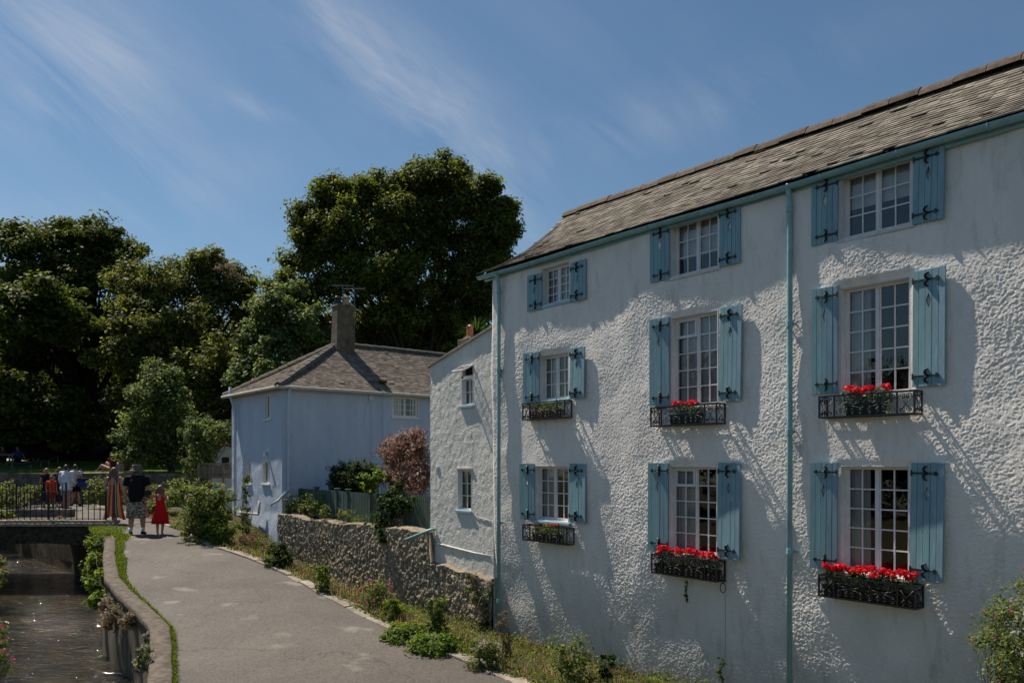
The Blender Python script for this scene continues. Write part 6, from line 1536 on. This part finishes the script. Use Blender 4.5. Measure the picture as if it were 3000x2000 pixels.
def hand(mb, w, d, side, curl=0.5, s=1.0):
    """palm, four unequal bent fingers and a side thumb; w wrist, d direction of the forearm"""
    w = Vector(w); d = Vector(d).normalized(); across = Vector((0, 1, 0)) - d*d.y
    across = across.normalized() if across.length > 0.2 else Vector((1, 0, 0)); nrm = d.cross(across)*side     # towards the body
    p1 = w+d*0.085*s
    mb.tube([w, w+d*0.03*s, w+d*0.06*s, p1], [0.024*s, 0.030*s, 0.034*s, 0.026*s], 8)
    for i, L in enumerate((0.062, 0.075, 0.070, 0.055)):
        o = across*(0.026-0.0175*i)*s; a = p1+o-d*0.01*s; b = a+(d*0.9-nrm*0.25*curl)*L*0.5*s; c = b+(d*0.75-nrm*0.8*curl)*L*0.5*s
        capsule_chain(mb, [a, b, c], [0.0098*s, 0.0092*s, 0.0078*s], 6)
    a = w+d*0.025*s+across*0.026*s; b = a+(d*0.6+across*0.7)*0.035*s; c = b+(d*0.9+across*0.15)*0.03*s
    capsule_chain(mb, [a, b, c], [0.0125*s, 0.011*s, 0.009*s], 6)
def person(label, loc, rz, height, skin, pose, clothes, vox=0.009, girth=1.0, group=None, headtilt=0.0):
    """pose: dict of joints for 1.75 m; clothes(root, J, s) adds children"""
    s = height/1.75; t = empty('person', loc, rz, label, 'person', group)
    J = dict(pel=(0, 0, 0.95), wai=(0, 0.01, 1.10), che=(0, 0, 1.30), nec=(0, -0.01, 1.475), hd=(0, 0.02, 1.625),
             sR=(0.185, 0, 1.42), eR=(0.235, -0.02, 1.14), wR=(0.245, 0.04, 0.90), sL=(-0.185, 0, 1.42), eL=(-0.235, -0.02, 1.14), wL=(-0.245, 0.04, 0.90),
             hR=(0.095, 0, 0.93), kR=(0.10, 0.02, 0.50), aR=(0.10, -0.02, 0.09), hL=(-0.095, 0, 0.93), kL=(-0.10, 0.02, 0.50), aL=(-0.10, -0.02, 0.09), fR=(0.02, 0.15, -0.055), fL=(-0.02, 0.15, -0.055))
    J.update(pose); J = {k: tuple(c*s for c in v) for k, v in J.items()}
    g = girth; m = MB()
    r = lambda v: v*s
    capsule_chain(m, [J['pel'], J['wai'], J['che'], lerp3(J['che'], J['nec'], 0.6)], [r(0.135*g), r(0.122*g), r(0.135*g), r(0.10*g)], 12)
    for S in 'RL':
        capsule_chain(m, [lerp3(J['che'], J['nec'], 0.55), J['s'+S]], [r(0.085*g), r(0.058*g)], 8)
        capsule_chain(m, [J['s'+S], lerp3(J['s'+S], J['e'+S], 0.5), J['e'+S], lerp3(J['e'+S], J['w'+S], 0.35), J['w'+S]], [r(0.052*g), r(0.047*g), r(0.038*g), r(0.038*g), r(0.026)], 8)
        d = [J['w'+S][i]-J['e'+S][i] for i in range(3)]; hand(m, J['w'+S], d, 1 if S == 'R' else -1, 0.6, s)
        capsule_chain(m, [J['h'+S], lerp3(J['h'+S], J['k'+S], 0.5), J['k'+S], lerp3(J['k'+S], J['a'+S], 0.35), J['a'+S]], [r(0.088*g), r(0.075*g), r(0.056*g), r(0.056*g), r(0.036)], 10)
        f = J['f'+S]; a = J['a'+S]; m.tube([(a[0]-f[0]*0.25, a[1]-f[1]*0.3, a[2]+f[2]*0.75), (a[0]+f[0]*0.3, a[1]+f[1]*0.4, a[2]+f[2]*0.75), (a[0]+f[0], a[1]+f[1], a[2]+f[2])], [r(0.034), r(0.036), r(0.024)], 8)
    capsule_chain(m, [lerp3(J['che'], J['nec'], 0.6), J['nec'], lerp3(J['nec'], J['hd'], 0.5)], [r(0.07*g), r(0.056), r(0.054)], 10)
    h = J['hd']; hs = 1.0 if height > 1.5 else 1.18
    m.ell(h, (r(0.076*hs), r(0.094*hs), r(0.115*hs)), 16, 12); m.ell((h[0], h[1]+r(0.03), h[2]-r(0.055)), (r(0.055*hs), r(0.062*hs), r(0.062*hs)))
    m.tube([(h[0], h[1]+r(.085), h[2]+r(.01)), (h[0], h[1]+r(.112), h[2]-r(.025))], [r(0.010), r(0.018)], 6)          # nose
    m.tube([(h[0]-r(.022), h[1]+r(.088), h[2]-r(.062)), (h[0]+r(.022), h[1]+r(.088), h[2]-r(.062))], r(0.009), 6)     # lips
    for sx in (-1, 1): m.ell((h[0]+sx*r(0.077*hs), h[1]-r(.005), h[2]-r(.005)), (r(0.014), r(0.022), r(0.032)))
    solid(m, 'body', skin, t, vox*s)
    e = MB()
    for sx in (-1, 1): e.ell((h[0]+sx*r(0.032), h[1]+r(0.082*hs), h[2]+r(0.012)), r(0.012), 8, 6)
    e.build('eyes', M_basic('eye', (0.05, 0.04, 0.03), 0.2), t)
    clothes(t, J, s)
    return t
def top_shirt(t, J, s, mat, sleeve=0.55, g=1.0, length=-0.06, vox=0.011, name='shirt', loose=0.02, flare=0.0):
    m = MB(); r = lambda v: v*s; L = loose; p = J['pel']
    capsule_chain(m, [(p[0], p[1], p[2]+r(length)), J['wai'], J['che'], lerp3(J['che'], J['nec'], 0.62)], [r(0.138*g+L+flare), r(0.130*g+L), r(0.142*g+L*0.8), r(0.10*g+L*0.5)], 14)
    for S in 'RL':
        capsule_chain(m, [lerp3(J['che'], J['nec'], 0.55), J['s'+S]], [r(0.092*g+L*.5), r(0.066*g+L*.3)], 8)
        e = J['e'+S]; w = J['w'+S]
        if sleeve <= 1: pts = [J['s'+S], lerp3(J['s'+S], e, sleeve)]; rs = [r(0.064*g+L*.2), r(0.062*g+L*.4)]
        else: pts = [J['s'+S], e, lerp3(e, w, sleeve-1)]; rs = [r(0.064*g+L*.2), r(0.052*g+L*.4), r(0.042+L*.3)]
        m.tube(pts, rs, 10); m.ell(J['s'+S], rs[0], 10, 6)
        if sleeve > 1: m.ell(e, rs[1], 8, 6)
    # flatten a little front to back
    m.v = [(x, y*0.96, z) for x, y, z in m.v]
    # flat hem: clip
    zc = p[2]+r(length)-r(0.06); m.v = [(x, y, max(z, zc)) for x, y, z in m.v]
    return solid(m, name, mat, t, vox*s)
def shorts(t, J, s, mat, frac=0.8, g=1.0, vox=0.011, name='shorts', loose=0.03):
    m = MB(); r = lambda v: v*s
    capsule_chain(m, [J['pel'], lerp3(J['pel'], J['wai'], 0.4)], [r(0.126*g+loose*.4), r(0.112*g)], 12)
    for S in 'RL':
        if frac <= 1.2: pts = [J['h'+S], lerp3(J['h'+S], J['k'+S], frac*0.5), lerp3(J['h'+S], J['k'+S], frac)]; rs = [r(0.098*g+loose*.4), r(0.088*g+loose*.6), r(0.078*g+loose)]
        else: pts = [J['h'+S], J['k'+S], lerp3(J['k'+S], J['a'+S], frac-1)]; rs = [r(0.098*g+loose*.3), r(0.066*g+loose*.5), r(0.055*g+loose*.5)]
        m.tube(pts, rs, 12)
        if frac > 1: m.ell(pts[1], rs[1], 10, 6)
    return solid(m, name, mat, t, vox*s)
def shoes(t, J, s, mat, socks=None, vox=0.009):
    for S in 'RL':
        m = MB(); a = J['a'+S]; f = J['f'+S]; r = lambda v: v*s
        m.tube([(a[0]-f[0]*0.4, a[1]-f[1]*0.42, a[2]+f[2]*0.55), (a[0]+f[0]*0.3, a[1]+f[1]*0.4, a[2]+f[2]*0.65), (a[0]+f[0]*1.1, a[1]+f[1]*1.12, a[2]+f[2]*0.95)], [r(0.044), r(0.046), r(0.032)], 10)
        m.tube([a, (a[0], a[1], a[2]-r(.05))], [r(0.044), r(0.048)], 10)
        m.v = [(x, y, max(z, a[2]-0.088*s)) for x, y, z in m.v]; solid(m, 'shoe', mat, t, vox*s)
        if socks:
            q = lerp3(a, J['k'+S], 0.27); m = MB(); m.tube([a, q], [r(0.042), r(0.050)], 10); m.build('sock', socks, t, smooth=True)
def hair(t, J, s, mat, length, hs=1.0, width=1.0, vox=0.008, wavy=0):
    h = J['hd']; r = lambda v: v*s; m = MB()
    m.ell((h[0], h[1]-r(.015), h[2]+r(.018)), (r(0.090*hs), r(0.100*hs), r(0.118*hs)), 16, 12)
    if length > 0:
        zb = h[2]-r(length)
        for i, x in enumerate(np.linspace(-0.065, 0.065, 5)*width):
            x = float(x); m.tube([(h[0]+r(x), h[1]-r(.045), h[2]+r(.03)), (h[0]+r(x*1.25), h[1]-r(.085), h[2]-r(length*0.45)), (h[0]+r(x*1.35+wavy*0.02*(-1)**i), h[1]-r(.10+0.02*(i % 2)), zb+r(0.03*(i % 3)))], [r(0.042*hs), r(0.040), r(0.018)], 8)
    # keep the face free
    m.v = [(x, min(y, h[1]+r(0.055)) if z < h[2]+r(0.06) else y, z) for x, y, z in m.v]
    return solid(m, 'hair', mat, t, vox*s)
def skirt_loft(t, rings, mat, name, folds=9, fold=0.015, n=72, col=None, hem=None):
    """rings: (z, cx, cy, rx, ry, foldamp)"""
    v = []; c = []
    for j, (z, cx, cy, rx, ry, fa) in enumerate(rings):
        for i in range(n):
            an = 2*PI*i/n; k = 1+fa*math.sin(folds*an+0.7*math.sin(3*an)); zz = z+(hem(an) if hem and j == len(rings)-1 else (hem(an)*0.4 if hem and j == len(rings)-2 else 0))
            v.append((cx+rx*k*math.cos(an), cy+ry*k*math.sin(an), zz)); c.append(col(an) if col else (1, 1, 1, 1))
    f = [(j*n+i, j*n+(i+1) % n, (j+1)*n+(i+1) % n, (j+1)*n+i) for j in range(len(rings)-1) for i in range(n)]
    o = mesh_np(name, np.array(v), np.array(f), mat, t, smooth=True, attrs={'col': c})
    sd = o.modifiers.new('thick', 'SOLIDIFY'); sd.thickness = 0.006
    return o
def at_px(x, y): q = on_path(x, y); return q

# the man with hat and camouflage shorts
pm = at_px(314, 1229)
def man_clothes(t, J, s):
    top_shirt(t, J, s, BLACKC, 0.62, 1.22, -0.045, loose=0.03); shorts(t, J, s, CAMO, 1.14, 1.18, loose=0.045)
    shoes(t, J, s, SHOE, WHITEC); h = J['hd']; z = h[2]+0.045*s
    m = MB(); R = 0.15*s
    prof = [(0.104, 0.125), (0.108, 0.08), (0.112, 0.0), (0.150, -0.012), (0.168, -0.035)]
    n = 28; vs = [(h[0], h[1], z+0.128*s)]
    for (a, b) in prof:
        for i in range(n): an = 2*PI*i/n; vs.append((h[0]+a*s*math.cos(an), h[1]+a*s*1.12*math.sin(an), z+(b+(0.012*math.cos(2*an) if a > .14 else 0))*s))
    fs = [(0, 1+i, 1+(i+1) % n) for i in range(n)]+[(1+j*n+i, 1+(j+1)*n+i, 1+(j+1)*n+(i+1) % n, 1+j*n+(i+1) % n) for j in range(len(prof)-1) for i in range(n)]
    m.add(vs, fs); o = m.build('hat', M_cloth('hat_felt', (0.14, 0.12, 0.10)), t, smooth=True); sd = o.modifiers.new('t', 'SOLIDIFY'); sd.thickness = 0.006
    hair(t, J, s, HAIRG, 0.0)
person('man in black t-shirt, brimmed hat and camouflage shorts walking away in the middle of three', pm, math.radians(12), 1.72, SKIN, dict(
    sR=(0.215, 0, 1.43), eR=(0.285, 0.0, 1.15), wR=(0.325, 0.12, 0.93), sL=(-0.215, 0, 1.43), eL=(-0.27, -0.02, 1.14), wL=(-0.265, 0.02, 0.88),
    kR=(0.135, 0.03, 0.50), aR=(0.135, 0.05, 0.09), kL=(-0.125, 0.02, 0.50), aL=(-0.135, -0.04, 0.09), hd=(-0.01, 0.045, 1.62)), man_clothes, girth=1.22)
# the woman in the long striped dress
pw = at_px(262, 1206)
STC = [(0.03, 0.03, 0.035), (0.55, 0.06, 0.04), (0.62, 0.30, 0.06), (0.05, 0.07, 0.12), (0.45, 0.42, 0.33), (0.03, 0.03, 0.04), (0.60, 0.26, 0.06), (0.42, 0.02, 0.04), (0.58, 0.05, 0.10), (0.22, 0.01, 0.03)]
def stripe(an):
    x = math.cos(an); k = int((x*0.5+0.5)*31); seq = [0, 4, 3, 0, 4, 6, 2, 2, 7, 8, 9, 8, 7, 6, 2, 2, 4, 3, 0, 7, 1, 0]; return (*STC[seq[k % 22]], 1)
def woman_clothes(t, J, s):
    z = lambda v: v*s
    rings = [(z(1.40), 0, 0, z(0.13), z(0.10), 0), (z(1.32), 0, 0, z(0.175), z(0.13), 0), (z(1.15), 0, 0, z(0.165), z(0.13), 0.01), (z(1.0), 0, 0, z(0.18), z(0.145), 0.02), (z(0.85), 0, 0, z(0.21), z(0.165), 0.03), (z(0.6), 0, -0.01, z(0.225), z(0.17), 0.05), (z(0.4), 0, -0.01, z(0.265), z(0.19), 0.07), (z(0.30), 0, -0.01, z(0.31), z(0.20), 0.08)]
    skirt_loft(t, rings, STRIPE, 'dress', 7, n=126, col=stripe, hem=lambda an: -0.13*s*abs(math.cos(an))**2)
    m = MB()
    for sx in (-1, 1): m.tube([(sx*z(.09), z(.06), z(1.36)), (sx*z(.10), 0, z(1.475)), (sx*z(.09), -z(.09), z(1.37))], z(0.022), 6)
    m.build('dress_straps', BLACKC, t, smooth=True)
    hair(t, J, s, HAIRG, 0.42, 1.08, 1.3, wavy=1); shoes(t, J, s, M_cloth('sandal', (0.10, 0.07, 0.05)))
person('woman in long vertical-striped dress with long brown hair walking on the left of three', pw, math.radians(4), 1.66, SKIN, dict(
    eR=(0.24, -0.02, 1.15), wR=(0.27, 0.05, 0.93), eL=(-0.25, -0.03, 1.15), wL=(-0.26, 0.08, 0.95), kR=(0.07, 0.0, 0.50), aR=(0.06, -0.08, 0.09), kL=(-0.04, 0.0, 0.5), aL=(-0.04, 0.06, 0.09)), woman_clothes, girth=1.1)
# the little girl
pg = at_px(368, 1229)
def girl_clothes(t, J, s):
    z = lambda v: v*s
    rings = [(z(1.40), 0, 0, z(0.085), z(0.075), 0), (z(1.34), 0, 0, z(0.145), z(0.105), 0), (z(1.20), 0, 0, z(0.142), z(0.115), 0), (z(1.08), 0, 0, z(0.140), z(0.115), 0.0), (z(1.0), 0, 0, z(0.17), z(0.14), 0.03), (z(0.8), 0, 0, z(0.215), z(0.175), 0.06), (z(0.6), 0, 0, z(0.25), z(0.20), 0.08), (z(0.42), 0, 0, z(0.275), z(0.215), 0.09)]
    skirt_loft(t, rings, REDC, 'dress', 13, n=104)
    m = MB()
    for sx in (-1, 1): m.tube([(sx*z(.09), z(.08), z(1.34)), (sx*z(.10), 0, z(1.48)), (sx*z(.085), -z(.085), z(1.36))], z(0.026), 6)
    m.build('dress_straps', REDC, t, smooth=True)
    hair(t, J, s, HAIRB, 0.20, 1.28, 1.6, wavy=1)
    for S in 'RL':
        a = J['a'+S]; f = J['f'+S]; m = MB(); m.tube([(a[0]-f[0]*.4, a[1]-f[1]*.4, a[2]-z(.075)), (a[0]+f[0], a[1]+f[1], a[2]-z(.075))], z(0.036), 8); m.v = [(x, y, min(max(w, 0.001), z(.03))) for x, y, w in m.v]; m.build('sandal', M_cloth('tan_sandal', (0.35, 0.2, 0.1)), t)
person('small girl in a red sleeveless dress holding the hand of the man with the hat', pg, math.radians(8), 1.22, SKIN, dict(
    sL=(-0.165, 0, 1.42), eL=(-0.36, 0.03, 1.30), wL=(-0.60, 0.05, 1.37), sR=(0.165, 0, 1.42), eR=(0.24, 0.03, 1.2), wR=(0.20, 0.18, 1.32), hd=(0, 0.02, 1.63), aR=(0.09, -0.10, 0.09), kR=(0.10, 0.0, 0.5), aL=(-0.10, 0.03, 0.09)), girl_clothes, vox=0.010, girth=0.95)
# camera hanging at the man's hand
def camera_prop():
    q = P(341, 1132, pm.y-0.05); t = empty('camera', q, math.radians(20), 'black camera hanging from the right hand side of the man in the hat', 'camera')
    m = MB(); m.box(-0.07, 0.07, -0.03, 0.03, -0.045, 0.045); m.box(-0.03, 0.03, -0.03, 0.03, 0.045, 0.07); m.build('camera_body', SHOE, t, bevel=0.008)
    m = MB(); m.tube([(0.0, -0.03, 0), (0.0, -0.14, -0.02)], [0.038, 0.04], 14); m.build('lens', TROUGHB, t, smooth=False)
camera_prop()

# the group of five further along the path
def simple(label, px, py, hgt, rz, skin, top, bottom, hr, pose=None, sleeve=0.6, frac=0.8, hairlen=0.0, g=1.0, flare=0.0, length=-0.06, grp='walkers beyond the bridge', bottomname='shorts', sh=SHOE, Y=None):
    q = at_px(px, py)
    def cl(t, J, s):
        top_shirt(t, J, s, top, sleeve, g, length, 0.02, flare=flare); shorts(t, J, s, bottom, frac, g, 0.02, name=bottomname); shoes(t, J, s, sh, vox=0.018); hair(t, J, s, hr, hairlen, vox=0.018)
    return person(label, q, rz, hgt, skin, pose or {}, cl, vox=0.014, girth=g, group=grp)
simple('woman with short blond hair and dark top at the left of the far group', 107, 1167, 1.58, 0.3, SKIN2, BLACKC, NAVY, M_basic('hair_blond', (0.30, 0.17, 0.07), 0.5, 0.2, 30), sleeve=0.2, frac=1.5, hairlen=0.08, bottomname='trousers', pose=dict(wL=(-0.30, 0.1, 0.95)))
simple('child in a bright red t-shirt in the far group', 118, 1172, 1.32, 0.1, SKIN2, ORRED, M_cloth('red_shorts', (0.40, 0.03, 0.02)), HAIRB, sleeve=0.6, frac=0.7)
simple('woman in navy top with brown hair behind the man in the white shirt', 137, 1166, 1.62, 0.0, SKIN, NAVY, NAVY, HAIRB, sleeve=0.2, frac=1.6, hairlen=0.12, bottomname='trousers')
simple('man in a loose long white shirt and grey shorts in the far group', 152, 1172, 1.72, -0.15, SKIN, WHITEC, GREYC, HAIRD, sleeve=1.7, frac=0.8, g=1.15, flare=0.05, length=-0.12, pose=dict(sL=(-0.21, 0, 1.43), sR=(0.21, 0, 1.43), eR=(0.27, 0, 1.16), eL=(-0.27, 0, 1.16), wL=(-0.26, 0.06, 0.95), wR=(0.24, 0.12, 1.0)))
simple('man in pale polo shirt and black shorts carrying a shoulder bag', 173, 1162, 1.72, -0.2, SKIN, BEIGE, BLACKC, HAIRD, sleeve=0.6, frac=0.8, g=1.12, pose=dict(eR=(0.34, 0.0, 1.22), wR=(0.40, 0.10, 1.03), aL=(-0.12, -0.12, 0.09), aR=(0.12, 0.1, 0.09)))
def bag():
    q0 = at_px(173, 1162); q = P(190, 1106, q0.y-0.15); t = empty('cooler_bag', q, math.radians(-15), 'blue and navy cooler bag hanging from the shoulder of the man in the pale polo', 'bag')
    m = MB(); m.box(-0.19, 0.19, -0.10, 0.10, -0.20, 0.02); m.build('bag_body', BLUEC, t, bevel=0.03)
    m = MB(); m.box(-0.195, 0.195, -0.105, 0.105, 0.021, 0.15); m.build('bag_lid', NAVY, t, bevel=0.02)
    m = MB(); m.tube([(0.15, -0.08, 0.14), (-0.02, 0.02, 0.34), (-0.22, 0.12, 0.52), (-0.30, 0.18, 0.48)], 0.016, 6); m.build('strap', NAVY, t, smooth=True)
bag()
# picnickers on the lawn: seated figures
def sitter(label, px, py, Y, hgt, rz, skin, top, bottom, hr, grp, hairlen=0.05):
    q = P(px, py, Y); pose = dict(pel=(0, 0, 0.13), wai=(0, -0.03, 0.28), che=(0, -0.03, 0.48), nec=(0, 0.0, 0.655), hd=(0, 0.03, 0.80), sR=(0.18, 0, 0.60), eR=(0.26, 0.12, 0.36), wR=(0.16, 0.34, 0.36), sL=(-0.18, 0, 0.60), eL=(-0.26, -0.10, 0.34), wL=(-0.28, -0.18, 0.10),
        hR=(0.10, 0.02, 0.12), kR=(0.14, 0.42, 0.42), aR=(0.12, 0.62, 0.09), hL=(-0.10, 0.02, 0.12), kL=(-0.16, 0.42, 0.30), aL=(-0.10, 0.75, 0.09))
    def cl(t, J, s):
        top_shirt(t, J, s, top, 0.5, 1.0, 0.03, 0.024); shorts(t, J, s, bottom, 1.4, 1.0, 0.024, 'trousers'); shoes(t, J, s, GREYC, vox=0.02); hair(t, J, s, hr, hairlen, vox=0.02)
    person(label, q, rz, hgt, skin, pose, cl, vox=0.018, group=grp)
PG = 'picnickers seated on the lawn'
sitter('dark-haired picnicker in a dark red patterned top lying back with legs stretched left', 258, 1084, 34.2, 1.7, math.radians(75), SKIN2, M_cloth('maroon_cloth', (0.10, 0.02, 0.03)), SKIN2, HAIRD, PG)
sitter('picnicker in black sitting furthest back on the lawn', 267, 1080, 36, 1.75, math.radians(10), SKIN2, BLACKC, NAVY, HAIRB, PG)
sitter('small blond picnicker in a pale top', 275, 1085, 34.2, 1.25, math.radians(-20), SKIN2, M_cloth('lilac_cloth', (0.35, 0.28, 0.36)), GREYC, M_basic('hair_gold', (0.34, 0.19, 0.08), 0.5, 0.2, 30), PG)
sitter('fair-haired picnicker beside the hat of the walking man', 290, 1085, 34.4, 1.6, math.radians(60), SKIN2, M_cloth('brown_cloth', (0.10, 0.06, 0.05)), M_cloth('rose_cloth', (0.45, 0.12, 0.14)), M_basic('hair_fair', (0.30, 0.18, 0.08), 0.5, 0.2, 30), PG)
BG = 'people sitting in the shade on the left'
sitter('person in bright blue top sitting in the deep shade at far left', 42, 1062, 42, 1.7, math.radians(180), SKIN2, BLUEC, NAVY, HAIRD, BG)
sitter('person in dim reddish top sitting in the shade at the left edge', 8, 1062, 42, 1.7, math.radians(170), SKIN2, M_cloth('dusky_cloth', (0.09, 0.03, 0.04)), NAVY, HAIRD, BG)
